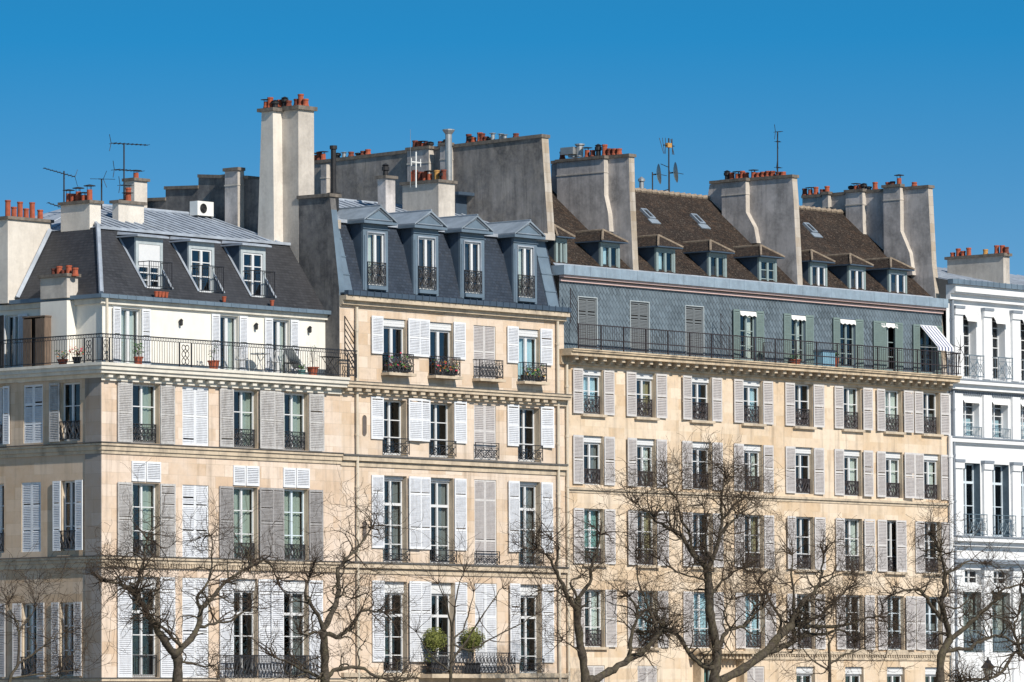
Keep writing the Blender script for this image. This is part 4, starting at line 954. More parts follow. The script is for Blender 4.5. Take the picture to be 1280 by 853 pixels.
# attic of diamond slates
C3 = Frame('front', .22); ZA = C3.inv(705, 352)[1]
at = [(722.8,745.8,'c'),(788,811,'c'),(857,879,'c'),(924,944,'o'),(988,1005.6,'o'),(1049,1068,'o'),(1100,1120.5,'h'),(1148.6,1167,'a')]
za1 = C3.inv(934, 389)[1]
ua3 = [(C3.inv(a, 420)[0], C3.inv(b, 420)[0], k) for a, b, k in at]
w = MB(); w.skin(lambda u, v: C3.P(u, 0, v), xs3, X3, zB-.005, ZA, [(a, b, zB+.08, za1) for a, b, k in ua3]); build('slate_attic_wall', w, M['slate3'], B3)
for j, (a, b, k) in enumerate(ua3):
    if k == 'c':
        W = window(C3, B3, a, b, zB+.08, za1, rd=.05, reveal='dorm', sh='closed', shmat='shslate', pitch=.07, rails=(.35,.7), surround=(.035,.03), roomd=.5)
    else:
        W = window(C3, B3, a, b, zB+.08, za1, rd=.12, reveal='zincb', frame='wfg', sh='open' if k != 'h' else None, shmat='shgreen', pitch=.055, rails=(.45,), bars=(.3,.6), surround=(.04,.03), shw=.47, curtain=('cw','sides') if j in (3,4) else None, shz=(zB+.1, za1+.03))
        if k == 'h':
            build('shutter', shutter_mesh(C3, a-.52, a+.32, zB+.1, za1+.03, .05, .055, (.45,)), SM('shgreen'), W); build('shutter', shutter_mesh(C3, b-.18, b+.35, zB+.1, za1+.03, .05, .055, (.45,)), SM('shgreen'), W)
        if k in 'oh' :
            mb = MB(); n = 7; ww = b-a
            for q in range(n): mb.box8([C3.P(a+ww*q/n, .06, za1-.02), C3.P(a+ww*(q+1)/n, .06, za1-.02), C3.P(a+ww*(q+1)/n, .02, za1-.05), C3.P(a+ww*q/n, .02, za1-.05),
                                  C3.P(a+ww*q/n, .09, za1-.17-.05*(q%2)), C3.P(a+ww*(q+1)/n, .09, za1-.17-.05*((q+1)%2)), C3.P(a+ww*(q+1)/n, .08, za1-.18-.05*((q+1)%2)), C3.P(a+ww*q/n, .08, za1-.18-.05*(q%2))])
            build('awning_valance', mb, M['awnw'], W)
# eaves: pink mouldings and zinc gutter
mb = MB(); mb.fbox(C3, xs3, X3-.02, .001, .10, ZA, ZA+.09); mb.fbox(C3, xs3, X3-.02, .001, .24, ZA+.14, ZA+.23); build('pink_cornice', mb, M['pink'], B3)
mb = MB(); mb.fbox(C3, xs3, X3-.02, .001, .14, ZA+.092, ZA+.138); build('cornice_groove', mb, M['piped'], B3)
mb = MB(); mb.fbox(C3, xs3-.1, X3, -.4, .34, ZA+.232, ZA+.60)
u = xs3+.5
while u < X3: mb.fbox(C3, u, u+.03, .341, .352, ZA+.25, ZA+.61); u += .95
build('gutter', mb, M['zinc3'], B3)
# tiled roof
ye = .30; ze = ZA+.52; XC = fu(1008)
pe = on_x(997, 361, XC); pr = on_x(884, 250, XC); tanr = (pr.z-pe.z)/(pr.y-pe.y); ze = pe.z-(pe.y-ye)*tanr; yr3 = pr.y+.1; zr3 = ze+(yr3-ye)*tanr
print('tile roof angle', math.degrees(math.atan(tanr)), yr3, zr3-ze)
def tz(y): return ze+(y-ye)*tanr
FT = Frame('front', .62)
d3 = [(695,709,302,342),(751,775,302,342),(820.6,844,310,349),(886,908.5,317,356),(949,971,323,361),(1012.7,1034,327,366),(1061,1082,335,371),(1111,1133.6,340,375)]
dd3 = []
for a, b, yt, yb_ in d3: dd3.append((FT.inv(a, 330)[0], FT.inv(b, 330)[0], FT.inv((a+b)/2, yb_)[1], FT.inv((a+b)/2, yt)[1]))
zdm_b = sum(x[2] for x in dd3[1:])/7; zdm_t = sum(x[3] for x in dd3[1:])/7
yh = ye+(zdm_t-ze)/tanr
w = MB(); w.skin(lambda u, v: (u, v, tz(v)), xs3-.1, X3-.1, ye, yr3, [(h[0]+.08, h[1]-.08, .75, yh-.1) for h in dd3]); w.face([(xs3-.1, yr3, zr3), (X3-.1, yr3, zr3), (X3-.1, 2*yr3, ze), (xs3-.1, 2*yr3, ze)])
build('tiled_roof', w, M['tile'], B3)
mb = MB(); u = xs3
while u < X3-.4: mb.tube([(u, yr3, zr3-.02), (u+.34, yr3, zr3+.03)], .11, 6); u += .36
build('ridge_tiles', mb, M['ridge'], B3)
mb = MB(); mb.box8([(xs3, ye-.02, ze-.02), (X3-.1, ye-.02, ze-.02), (X3-.1, ye+.22, tz(ye+.22)+.02), (xs3, ye+.22, tz(ye+.22)+.02), (xs3, ye-.02, ze+.01), (X3-.1, ye-.02, ze+.01), (X3-.1, ye+.22, tz(ye+.22)+.045), (xs3, ye+.22, tz(ye+.22)+.045)])
build('eaves_flashing', mb, M['zinc'], B3)
for k, (ua, ub, _, __) in enumerate(dd3):
    mb = MB(); fr = FT; za, zt3 = zdm_b, zdm_t; t_ = .11
    mb.fbox(fr, ua, ua+t_, -.1, 0, za, zt3, 1); mb.fbox(fr, ub-t_, ub, -.1, 0, za, zt3, 1); mb.fbox(fr, ua+t_, ub-t_, -.1, 0, zt3-.12, zt3, 1)
    for u, s in ((ua+.002, 1), (ub-.002, -1)):
        pts = [(u, fr.c+.101, za-.1), (u, fr.c+.101, zt3), (u, yh+.1, zt3), (u, fr.c+.3, za-.1)]; mb.face(pts, 0); mb.face([(u+s*.03, p[1], p[2]) for p in reversed(pts)], 0)
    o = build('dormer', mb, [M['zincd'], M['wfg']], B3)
    r = MB(); e = .2; a_, b_ = ua-e, ub+e; yf = fr.c-.25; z = zt3+.003; uc = (ua+ub)/2; hr = .52; yk = yf+.62; bk = ye+(zt3+hr-ze)/tanr+.15; byk = yh+.2
    rid = (uc, yk, z+hr); ridb = (uc, bk, z+hr)
    r.face([(a_, yf, z+.05), (b_, yf, z+.05), rid]); r.face([(b_, yf, z+.05), (b_, byk, z+.05), ridb, rid]); r.face([(a_, byk, z+.05), (a_, yf, z+.05), rid, ridb])
    r.box(a_, b_, yf, byk, z, z+.048, 2)
    r.tube([(a_, yf, z+.07), (rid[0], rid[1], rid[2]+.02)], .045, 5, True, 1); r.tube([(b_, yf, z+.07), (rid[0], rid[1], rid[2]+.02)], .045, 5, True, 1); r.tube([rid, ridb], .05, 5, True, 1)
    build('dormer_roof', r, [M['tile'], M['ridge'], M['zincd']], o)
    fm = 'wf' if k > 4 else 'wfg'
    dwin(o, fr, ua+t_+.002, ub-t_-.002, za+.02, zt3-.122, frame=fm, bars=() if k != 4 else (.33,.66), glass='glassb' if k == 7 else 'glass', curtain=('cb','left') if k in (1,2) else None, depth=.4)
# skylights
for px0, px1, pya, pyb in ((802,816,262,276),(865,878,270,281),(1006,1018,281,292)):
    cx, cy = (px0+px1)/2, (pya+pyb)/2
    # intersect the view ray with the roof plane
    dv = ray(cx, cy); t = (tz(0)+tanr*CAM.y-CAM.z)/(dv.z-tanr*dv.y); p = CAM+dv*t
    mb = MB(); hw, hl = .19, .32; nrm = Vector((0, -math.sin(math.atan(tanr)), math.cos(math.atan(tanr)))); al = Vector((0, math.cos(math.atan(tanr)), math.sin(math.atan(tanr)))); ux = Vector((1,0,0))
    def bx(a0, a1, l0, l1, h0, h1, mi): mb.box8([p+ux*q[0]+al*q[1]+nrm*h0 for q in ((a0,l0),(a1,l0),(a1,l1),(a0,l1))]+[p+ux*q[0]+al*q[1]+nrm*h1 for q in ((a0,l0),(a1,l0),(a1,l1),(a0,l1))], mi)
    bx(-hw, -hw+.08, -hl, hl, 0, .1, 0); bx(hw-.08, hw, -hl, hl, 0, .1, 0); bx(-hw+.08, hw-.08, hl-.08, hl, 0, .1, 0); bx(-hw+.08, hw-.08, -hl, -hl+.08, 0, .1, 0); bx(-hw+.08, hw-.08, -hl+.08, hl-.08, .0, .05, 1); bx(-hw-.1, hw+.1, -hl-.28, -hl-.002, .0, .04, 0)
    build('skylight', mb, [M['zincm'], M['dark']], B3)
# cross walls with flues
def cross(X, T, pix, caps, name='party_wall', mat='plaster'):
    o = party_wall(B3, X, T*.8, pix, mat, 'edge', name=name)
    for a, b in caps: cap_strip(o, X, T*.8, a, b, .12, .06)
    return o
X3b = fu(806); o = cross(X3b, .42, [(793,360),(791,330),(787,240),(786,196),(696,203),(689,206),(689,262),(640,262),(640,420)], [((786,196),(691,205))])
mb = MB(); p = on_x(788, 300, X3b); 
bo = breast(B3, X3b, .26, 696, 755, 204, 198, 290, 'plaster', 'plasterl', True, .25)
lw_ = line_y((787,195),(696,202))
pots(o, X3b+.2, [(703,190,'d'),(734,184,'h'),(741,188,'d'),(748,180,'m'),(756,181,'c'),(762,186,'d'),(768,186,'c'),(774,186,'c')], lambda px: lw_(px)-3)
m_ = MB(); p = on_x(715, 197, X3b+.2); m_.box(p.x-.3, p.x+.3, p.y-.3, p.y+.35, p.z+.1, p.z+.38, 0)
m_.lathe((p.x, p.y-.05, p.z), [(.2,0),(.2,.1)], 10); m_.lathe((p.x,p.y-.4,p.z), [(.15,0),(.15,.42),(.2,.45),(.2,.5)], 10); build('metal_flue', m_, M['flue'], o)
X3c = fu(1012); o = cross(X3c, .42, [(999,380),(997,355),(992,250),(990,222),(902,228),(887,231),(884,250),(884,262),(820,262),(820,430)], [((990,222),(889,230))])
bo = breast(B3, X3c, .26, 902, 932, 229, 226, 305, 'plaster', 'plasterl', True, .55)
lw_ = line_y((990,221),(886,230))
pots(o, X3c+.2, [(909,213,'m'),(915,216,'c'),(922,214,'h'),(928,214,'c'),(933,216,'c'),(942,212,'h'),(948,216,'c'),(954,215,'c'),(960,214,'c'),(966,214,'c'),(973,215,'d'),(979,215,'c')], lambda px: lw_(px)-3)
X3d = fu(1181); o = cross(X3d, .40, [(1181,480),(1171,385),(1165,330),(1160,235),(1003,248),(1003,262),(960,262),(960,430)], [((1160,235),(1004,248))])
for x0_, x1_, yt_, yb_, fl in ((1028,1035,246,292,.0),(1057,1078,243,320,.05),(1104,1125,237,345,.6)):
    bo = breast(B3, X3d, .24, x0_, x1_, yt_-2, yt_-3, yb_, 'plaster', 'plasterl', True, fl)
lw_ = line_y((1160,234),(1003,247))
pots(o, X3d+.2, [(1006,236,'d'),(1013,234,'h'),(1020,234,'c'),(1028,237,'d'),(1034,233,'c')], lambda px: lw_(px)-3)
pots(o, X3d+.2, [(1064,232,'m'),(1070,229,'h'),(1076,231,'c'),(1080,229,'m'),(1086,233,'m'),(1094,228,'c'),(1110,228,'c'),(1116,227,'d'),(1124,218,'h'),(1143,228,'c')], lambda px: lw_(px)-3)
# low chimney behind the ridge carrying the dishes
p = on_y(806, 236, yr3+.1); q = on_y(846, 239, yr3+.1); m_ = MB(); m_.box(p.x+.2, q.x, yr3+.1, yr3+.6, p.z-1.5, p.z-.05); LC = build('chimney', m_, M['plasterl'], B3)
pl = on_y(802, 238, yr3+.3)
m_ = MB(); m_.lathe((pl.x, pl.y, pl.z-.4), [(.1,0),(.1,.75),(.15,.76),(.15,.85),(.02,.95)], 10); build('metal_flue', m_, M['flue'], LC)
# ================================================================== BUILDING 4
X4 = X3+16
B4 = tag(empty('apartment_house', ((X3+X4)/2, 3, 0)), 'white painted house with tall pilasters, far right of the terrace', 'building')
zc4 = fz(1190, 374); xs4 = X3+.004
pitch4 = fu(1247,430)-fu(1211,430)
z4 = {'r1': (fz(1211,473), fz(1211,390)), 'r2': (fz(1211,547), fz(1211,498)), 'r3': (fz(1211,670), fz(1211,579)), 'r4': (fz(1211,731), fz(1211,712)), 'r5': (fz(1211,815), fz(1211,740))}
def c4(y, a, b): u = fu(a, y); w_ = fu(b, y)-u; return [(u+i*pitch4, u+i*pitch4+w_) for i in range(4)]
g4 = {'r1': c4(430,1204,1220.5), 'r2': c4(520,1203,1224), 'r3': c4(620,1204.5,1225.5), 'r4': c4(720,1206,1227), 'r5': c4(780,1204,1227)}
w = MB(); w.skin(lambda u, v: FR.P(u, 0, v), xs4, X4, 0, zc4, [(a, b, *z4[k]) for k in g4 for a, b in g4[k]]); build('front_wall', w, M['white'], B4)
for i in range(4):
    a, b = g4['r1'][i]; W = window(FR, B4, a, b, *z4['r1'], rd=.4, reveal='whitetrim', bars=(.2,.35,.5,.65,.8,.9), rail=(.95,'cross',.35), irm='ironb', mull=.05)
    m_ = MB(); m_.box8([FR.P(a-.02,.02,z4['r1'][1]+.0), FR.P(b+.02,.02,z4['r1'][1]), FR.P(b+.02,.24,z4['r1'][1]-.30), FR.P(a-.02,.24,z4['r1'][1]-.30), FR.P(a-.02,-.0,z4['r1'][1]+.05), FR.P(b+.02,-.0,z4['r1'][1]+.05), FR.P(b+.02,.26,z4['r1'][1]-.42), FR.P(a-.02,.26,z4['r1'][1]-.42)]); build('awning', m_, M['awnw'], W)
    a, b = g4['r2'][i]; W = window(FR, B4, a, b, *z4['r2'], rd=.35, reveal='whitetrim', bars=(.2,.4,.6,.8), glass='glassb', mull=.05, rail=(.45,'bars',.08), irm='ironb', curtain=('cb','low'))
    m_ = MB(); m_.box8([FR.P(a,.02,z4['r2'][1]-.02), FR.P(b,.02,z4['r2'][1]-.02), FR.P(b,.12,z4['r2'][1]-.16), FR.P(a,.12,z4['r2'][1]-.16), FR.P(a,-.0,z4['r2'][1]-.01), FR.P(b,-.0,z4['r2'][1]-.01), FR.P(b,.14,z4['r2'][1]-.2), FR.P(a,.14,z4['r2'][1]-.2)]); build('awning', m_, M['awnw'], W)
    a, b = g4['r3'][i]; window(FR, B4, a, b, *z4['r3'], rd=.4, reveal='ironb', bars=(.42,), transom=.74, rail=(.9,'cross',.30), irm='ironb', frame='wfb')
    a, b = g4['r4'][i]; window(FR, B4, a, b, *z4['r4'], rd=.3, reveal='whitetrim', bars=(.5,), frame='wf')
    a, b = g4['r5'][i]; window(FR, B4, a, b, *z4['r5'], rd=.3, reveal='arch4', bars=(.3,.6), rail=(.9,'scroll',.1), irm='ironb', frame='wfg', curtain=('arch4','full'))
pu = [fu(1191,430), fu(1200.5,430)]
for yy, zr_, cap in ((430, (fz(1195,472), fz(1195,386)), True), (520, (fz(1195,549), fz(1195,492)), False), (620, (fz(1195,671), fz(1195,578)), True), (760, (fz(1195,880), fz(1195,712)), True)):
    for i in range(6):
        m_ = MB(); c_ = MB()
        off = -.02 if i == 0 else 0
        a = fu(1191, yy)+i*pitch4; b = fu(1201, yy)+i*pitch4; a = max(a, xs4+.25)
        m_.fbox(FR, a, b, .001, .12, zr_[0], zr_[1])
        if cap: m_.fbox(FR, a-.05, b+.05, .001, .2, zr_[1]-.22, zr_[1]-.002) if False else m_.fbox(FR, a-.04, b+.04, .121, .19, zr_[1]-.25, zr_[1]-.002); c_.fbox(FR, a-.06, b+.06, .001, .22, zr_[1]+.002, zr_[1]+.12)
        pl_ = build('pilaster', m_, M['whitetrim'], B4); build('pilaster_capping', c_, M['pipeb'], pl_)
def corn4(py, prof, mat='whitetrim', px=1192): return cornice(B4, 'cornice', fz(px, py), prof, mat, xs4, X4)
corn4(357, [(-.30,.0,.50),(-.36,-.303,.40),(-.60,-.363,.22)])
corn4(476, [(-.14,0,.5),(-.36,-.143,.3)]); 
m_ = MB(); z_ = fz(1192,476); m_.fbox(FR, xs4, X4, .001, .53, z_+.002, z_+.06); m_.fbox(FR, xs4, X4, .001, .24, fz(1192,549)+.05, fz(1192,549)+.11); z5 = fz(1192,672); m_.fbox(FR, xs4, X4, .001, .5, z5+.002, z5+.07); z6 = fz(1192,700); m_.fbox(FR, xs4, X4, .001, .28, z6-.12, z6+.05); build('lead_capping', m_, M['pipeb'], B4)
corn4(549, [(-.12,.045,.2),(-.2,-.123,.08)]); corn4(672, [(-.16,0,.46),(-.34,-.163,.25)])
mb = dentils(FR, xs4+.1, X4-.1, z_-.55, z_-.40, .1, .13, .07); build('dentil_row', mb, M['pipeb'], B4)
pipe(B4, FR, 1190.5, 372, 920, 'pipeb', .13, .06)
m_ = MB(); z7 = fz(1192, 357); m_.fbox(FR, xs4-.35, X4, .35, .62, z7+.003, z7+.2)
u = xs4
while u < X4: m_.fbox(FR, u, u+.03, .621, .64, z7+.01, z7+.22); u += .42
build('gutter', m_, M['zincb'], B4)
pr4 = on_x(1176, 333, X3+.0); yt4 = 5.5; zr4 = z7+.25+1.15
w = MB(); w.face([(xs4-.1, -.34, z7+.15), (X4, -.34, z7+.15), (X4, yt4, zr4), (xs4-.1, yt4, zr4)]); w.face([(xs4-.1, yt4, zr4), (X4, yt4, zr4), (X4, 11, z7), (xs4-.1, 11, z7)])
u = xs4+.2
while u < X4: w.tube([(u, -.34, z7+.18), (u, yt4, zr4+.03)], .03, 4); u += .6
build('zinc_roof', w, M['zinc'], B4)
# its chimney wall
p = on_y(1183, 328, 4.6); XX = fu(1262, 600); q = on_x(1254, 320, XX)
m_ = MB(); y_a = on_x(1254, 320, XX).y; y_b = on_x(1184, 324, XX).y; m_.box(XX, XX+.45, y_a, y_b, q.z-2.5, q.z, 0); o = build('chimney', m_, M['plasterl'], B4)
m_ = MB(); m_.box(XX-.07, XX+.52, y_a-.1, y_b+.1, q.z+.002, q.z+.12); build('coping', m_, M['capst'], o)
lw_ = line_y((1254,317),(1184,323))
pots(o, XX+.22, [(1191,316,'c'),(1198,311,'c'),(1204,314,'c'),(1211,310,'c'),(1232,312,'y'),(1246,307,'c'),(1253,307,'c'),(1258,309,'d')], lw_)

# ================================================================== THINGS ON THE BUILDINGS
def yagi(name, px, pyb, pyt, X, label, booms, cat='tv antenna', front=False, group=None):
    p = on_y(px, pyb, X); t = on_y(px, pyt, X); o = empty(name, p); tag(o, label, cat, group)
    m_ = MB(); m_.tube([p+Vector((0,0,-.25)), t], .028, 6); build('mast', m_, M['dark'], o)
    for (dy, L, ang, tilt, n, el) in booms:
        m_ = MB(); c = t+Vector((0,0,-dy)); dirv = Vector((math.cos(ang), math.sin(ang), tilt)).normalized(); sv = dirv.cross(Vector((0,0,1))).normalized()
        m_.tube([c-dirv*L*.35, c+dirv*L*.65], .016, 4)
        for k in range(n): q = c-dirv*L*.3+dirv*L*.93*k/(n-1); e = el*(1-.35*k/n); m_.tube([q-sv*e, q+sv*e], .009, 4)
        for s in (-1, 1): m_.tube([c-dirv*L*.35, c-dirv*L*.35+Vector((0,0,.3*s))-dirv*.12+sv*.1], .012, 4)
        build('antenna_boom', m_, M['dark'], o)
    return o
yagi('roof_antenna', 80, 256, 214, yr-.2, 'tilted yagi antenna above the leftmost roof chimneys', [(.1,1.2,2.6,.25,9,.28),(1.35,1.0,2.7,.3,7,.25)])
yagi('roof_antenna', 127, 256, 224, yr-.4, 'fan-shaped yagi antenna between two roof chimneys', [(.0,.8,1.0,.1,7,.45)])
yagi('roof_antenna', 155, 262, 180, y1+1.6, 'tallest mast antenna with long flat yagi on the corner house', [(.0,1.5,-.3,0,9,.3),(.95,1.2,-.2,0,8,.3),(1.5,.5,-.2,0,4,.2)])
p = on_y(520, 228, 2.9); t_ = on_y(520, 190, 2.9); o = tag(empty('roof_antenna', p), 'white cross-shaped antenna above the block chimney', 'tv antenna')
m_ = MB(); m_.tube([p+Vector((0,0,-.2)), t_], .03, 6); build('mast', m_, M['acw'], o)
m_ = MB(); c = t_+Vector((0,0,-.4)); m_.tube([c+Vector((-.28,0,0)), c+Vector((.28,0,0))], .025, 5)
for s in (-1, 1): m_.tube([c+Vector((.26*s,0,-.15)), c+Vector((.26*s,0,.15))], .02, 4)
build('antenna_boom', m_, M['acw'], o)
p = on_y(513, 228, 2.8); t_ = on_y(513, 162, 2.8); m_ = MB(); m_.tube([p+Vector((0,0,-.2)), t_], [.014,.006], 5); tag(build('whip_antenna', m_, M['flue'], None, p), 'thin pale whip antenna left of the white cross antenna', 'antenna')
yagi('roof_antenna', 972, 218, 165, on_x(972,218,X3c+.2).y, 'slim mast with tiny yagi on the middle chimney wall', [(.0,.3,-.3,.1,3,.15),(.4,.25,.3,0,3,.12),(1.45,.35,.2,0,3,.12)])
p = on_y(836, 240, yr3+.35); t_ = on_y(836, 173, yr3+.35); o = tag(empty('roof_antenna', p), 'mast with upright reflector antenna between two satellite dishes', 'tv antenna')
m_ = MB(); m_.tube([p+Vector((0,0,-.3)), t_], .03, 6); m_.tube([p+Vector((0,0,.1)), p+Vector((-.8,0,-.1))], .02, 4); m_.tube([p+Vector((0,0,1)), p+Vector((-.5,0,1.1))], .015, 4); build('mast', m_, M['dark'], o)
m_ = MB(); c = t_+Vector((0,0,-.3))
for s in (-1, 1):
    for q in range(3): m_.tube([c+Vector((.22*s+.12*s*q*.5,0,-.35)), c+Vector((.22*s+.12*s*q*.6,.1*q,.3))], .014, 4)
m_.tube([c+Vector((-.35,0,0)), c+Vector((.35,0,0))], .02, 4); m_.box(c.x-.14, c.x+.12, c.y-.06, c.y+.06, c.z-.08, c.z+.1, 1); build('antenna_boom', m_, [M['dark'], M['poty']], o)
def dish(px, py0, py1, label):
    cy = (py0+py1)/2; p = on_y(px, cy, yr3+.35); a = on_y(px, py0, yr3+.35); b = on_y(px, py1, yr3+.35); r_ = (a.z-b.z)/2
    o = tag(empty('satellite_dish', b+Vector((0,0,-.1))), label, 'satellite dish', 'pair of dishes on the low chimney')
    m_ = MB(); ax = Vector((.74,-.66,.10)).normalized(); e1 = ax.cross(Vector((0,0,1))).normalized(); e2 = e1.cross(ax)
    ax = -ax
    rings = [(r_*q/5, .25*r_*(q/5)**2) for q in range(6)]; n = 20; base = len(m_.v)
    for (rr, h_) in rings:
        for k in range(n): an = 2*math.pi*k/n; m_.v.append(tuple(p+(e1*math.cos(an)+e2*math.sin(an))*rr+ax*(-h_)))
    for i in range(5):
        for k in range(n): m_.f.append((base+i*n+k, base+i*n+(k+1)%n, base+(i+1)*n+(k+1)%n, base+(i+1)*n+k)); m_.m.append(0)
    build('dish_reflector', m_, M['flue'], o, smooth=True)
    m_ = MB(); foot = p+ax*.18; m_.tube([p+ax*.02, foot], .03, 5); m_.tube([foot+Vector((0,0,.1)), Vector((foot.x, foot.y, b.z-.6))], .028, 6); m_.tube([p-e2*r_*.0-ax*.05, p-ax*.4+e2*-.1], .012, 4); build('dish_bracket', m_, M['dark'], o)
dish(821, 205, 231, 'left one of two upright satellite dishes'); dish(842, 203, 229, 'right one of two upright satellite dishes')
# air conditioner on the zinc ridge
p = on_y(247, 269, yr-.5); q = on_y(267, 253, yr-.5)
o = tag(empty('air_conditioner', ((p.x+q.x)/2, yr-.3, p.z)), 'white air conditioning unit with round fan on the zinc ridge', 'air conditioner')
w_ = q.x-p.x; m_ = MB(); m_.box(p.x, q.x, yr-.5, yr-.1, p.z, q.z); build('casing', m_, M['acw'], o)
m_ = MB(); cx = p.x-.002; cyy = yr-.3; cz = (p.z+q.z)/2
for rr in (.17, .12, .06):
    m_.tube([(p.x+w_*.36+rr*math.cos(k*math.pi/8), yr-.515, cz+rr*math.sin(k*math.pi/8)) for k in range(17)], .012, 4)
m_.face([(p.x+w_*.36+.18*math.cos(k*math.pi/8), yr-.504, cz+.18*math.sin(k*math.pi/8)) for k in range(16)])
build('fan_grille', m_, M['dark'], o)
m_ = MB(); m_.box(p.x+.05, p.x+.12, yr-.45, yr-.15, p.z-.35, p.z-.002); m_.box(q.x-.12, q.x-.05, yr-.45, yr-.15, p.z-.35, p.z-.002); build('foot', m_, M['dark'], o)
# striped awning on the attic
a, b, _ = ua3[7]; za_ = za1
o = tag(empty('sun_awning', C3.P((a+b)/2, 0, za_)), 'open striped awning over the rightmost attic window', 'awning')
m_ = MB(); e = .95
m_.box8([C3.P(a, .04, za_), C3.P(b+.1, .04, za_), C3.P(b+.1, e, za_-.95), C3.P(a, e, za_-.95), C3.P(a, .05, za_+.02), C3.P(b+.1, .05, za_+.02), C3.P(b+.1, e+.01, za_-.93), C3.P(a, e+.01, za_-.93)])
m_.fbox(C3, a, b+.1, e, e+.015, za_-1.08, za_-.95); build('canvas', m_, M['awn'], o)
m_ = MB(); 
for u in (a+.02, b+.08): m_.ftube(C3, [(u, .05, za_-.9), (u, e, za_-.97)], .014, 4); build('awning_arm', m_, M['wf'], o); m_ = MB()
m_.ftube(C3, [(a, .06, za_-.01), (b+.1, .06, za_-.01)], .03, 5); build('awning_roller', m_, M['wf'], o)
# fan-shaped guard grilles at the party lines
def guard(px0, px1, py0, py1, label, n=7, fr=FR, d=.02, mat='iron', flip=False):
    u0, zt = fr.inv(px0, py0, d); u1, zb = fr.inv(px1, py1, d); o = empty('guard_grille', fr.P(u0, d, zb)); tag(o, label, 'iron grille')
    m_ = MB(); m_.ftube(fr, [(u0, d, zb), (u0, d, zt)], .018, 5); m_.ftube(fr, [(u1, d, zb-.3), (u1, d, zt-.5)], .014, 5)
    for k in range(n): z = zt-(zt-zb)*k/n; m_.ftube(fr, [(u0, d, z), (u1, d, z-.55)], .013, 4)
    build('bars', m_, M[mat], o)
guard(431, 443, 395, 450, 'slanted iron guard bars between the corner house and its neighbour')
guard(713, 722, 360, 405, 'slanted guard bars at the left end of the slate attic', 8, C3, .5, 'iron3')
guard(901, 912, 392, 436, 'small iron guard standing on the attic balcony between windows', 5, C3, .5, 'iron3')
p = C3.P(X3+.05, .9, zB+1.15); o = tag(empty('spike_guard', p), 'starburst of iron spikes at the right end of the attic balcony', 'iron spikes')
m_ = MB(); pv_ = Vector(p)
for k in range(11):
    an = k/11*2*math.pi; m_.tube([pv_+Vector((0,0,-.6)) if k == 0 else pv_, pv_+Vector((math.cos(an)*.55, -.15*math.sin(k*2.3), math.sin(an)*.6))], [.016,.006], 4)
m_.tube([pv_, pv_+Vector((0,.15,-1.1))], .02, 4); build('spikes', m_, M['iron3'], o)

# terrace railing of the corner house (part of the building)
mb = MB(); d = .44; ht = 1.0; zr0 = zT+.0
def rl(fr, L0, L1, posts):
    mb.fbox(fr, L0, L1, d-.025, d+.025, zr0+ht-.04, zr0+ht); mb.fbox(fr, L0, L1, d-.014, d+.014, zr0+ht-.15, zr0+ht-.13); mb.fbox(fr, L0, L1, d-.014, d+.014, zr0+.06, zr0+.09)
    u = L0
    while u < L1:
        if not any(a <= u <= b for a, b in posts): mb.ftube(fr, [(u, d, zr0+.07), (u, d, zr0+ht-.13)], .0115, 4)
        u += .125
    u = L0+.06
    while u < L1-.05: ring(mb, fr, u, d, zr0+ht-.085, .035, .035, .009, 6); u += .125
    for a, b in posts:
        for uu in (a, b): mb.fbox(fr, uu-.02, uu+.02, d-.02, d+.02, zr0, zr0+ht-.15)
        c = (a+b)/2; ww = (b-a)*.33
        for zc_, rr in ((.2,.11),(.45,.11),(.68,.10)): ring(mb, fr, c-ww*.45, d, zr0+zc_, ww*.45, rr, .018, 8); ring(mb, fr, c+ww*.45, d, zr0+zc_, ww*.45, rr, .018, 8)
rl(FR, -d, X1+.45, [(-d+.05, -.05), (fu(213,440), fu(228,440)), (X1-.05, X1+.4)])
build('balcony_railing', mb, M['iron'], B1)
mb = MB(); rl(LF, UL, d, [(-.40, .02)]); build('balcony_railing', mb, M['iron'], B1)

def potplant(name, px, py, y, pot_r, pot_h, fol, label, cat='potted plant', mats=('leaf2',), spread=.25, fh=.5, n=60, potmat='pot', group=None, base=None):
    p = on_y(px, py, y) if base is None else Vector(base); p.z = base[2] if base else p.z
    o = tag(empty(name, p), label, cat, group)
    m_ = MB(); m_.lathe(p, [(pot_r*.7,0),(pot_r,pot_h-.04),(pot_r*1.12,pot_h-.04),(pot_r*1.12,pot_h),(pot_r*.9,pot_h),(pot_r*.85,pot_h-.05)], 14); build('pot', m_, M[potmat], o)
    m_ = MB(); c = p+Vector((0,0,pot_h))
    for k in range(6): m_.tube([c, c+Vector((rnd.uniform(-1,1)*spread*.6, rnd.uniform(-1,1)*spread*.6, fh*rnd.uniform(.5,.9)))], [.012,.006], 4, True, 0)
    for k in range(n):
        r_ = spread*math.sqrt(rnd.random()); an = rnd.random()*6.28; q = c+Vector((r_*math.cos(an), r_*math.sin(an), fh*rnd.uniform(.2,1)))
        a = Vector((rnd.gauss(0,1), rnd.gauss(0,1), rnd.gauss(0,1))).normalized(); b = a.orthogonal().normalized(); s = rnd.uniform(.03,.06)
        m_.face([q-a*s, q-b*s*.5, q+a*s, q+b*s*.5], 1+rnd.randrange(len(mats)))
    build('foliage', m_, [M['twig']]+[M[x] for x in mats], o); return o
zt0 = zT
def tbase(px, y): p = on_y(px, 450, y); return (p.x, y, zT)
potplant('potted_plant', 173, 448, .0, .16, .28, 1, 'bushy green plant in a clay pot left on the terrace', base=tbase(173,-.2), spread=.22, fh=.5, n=110)
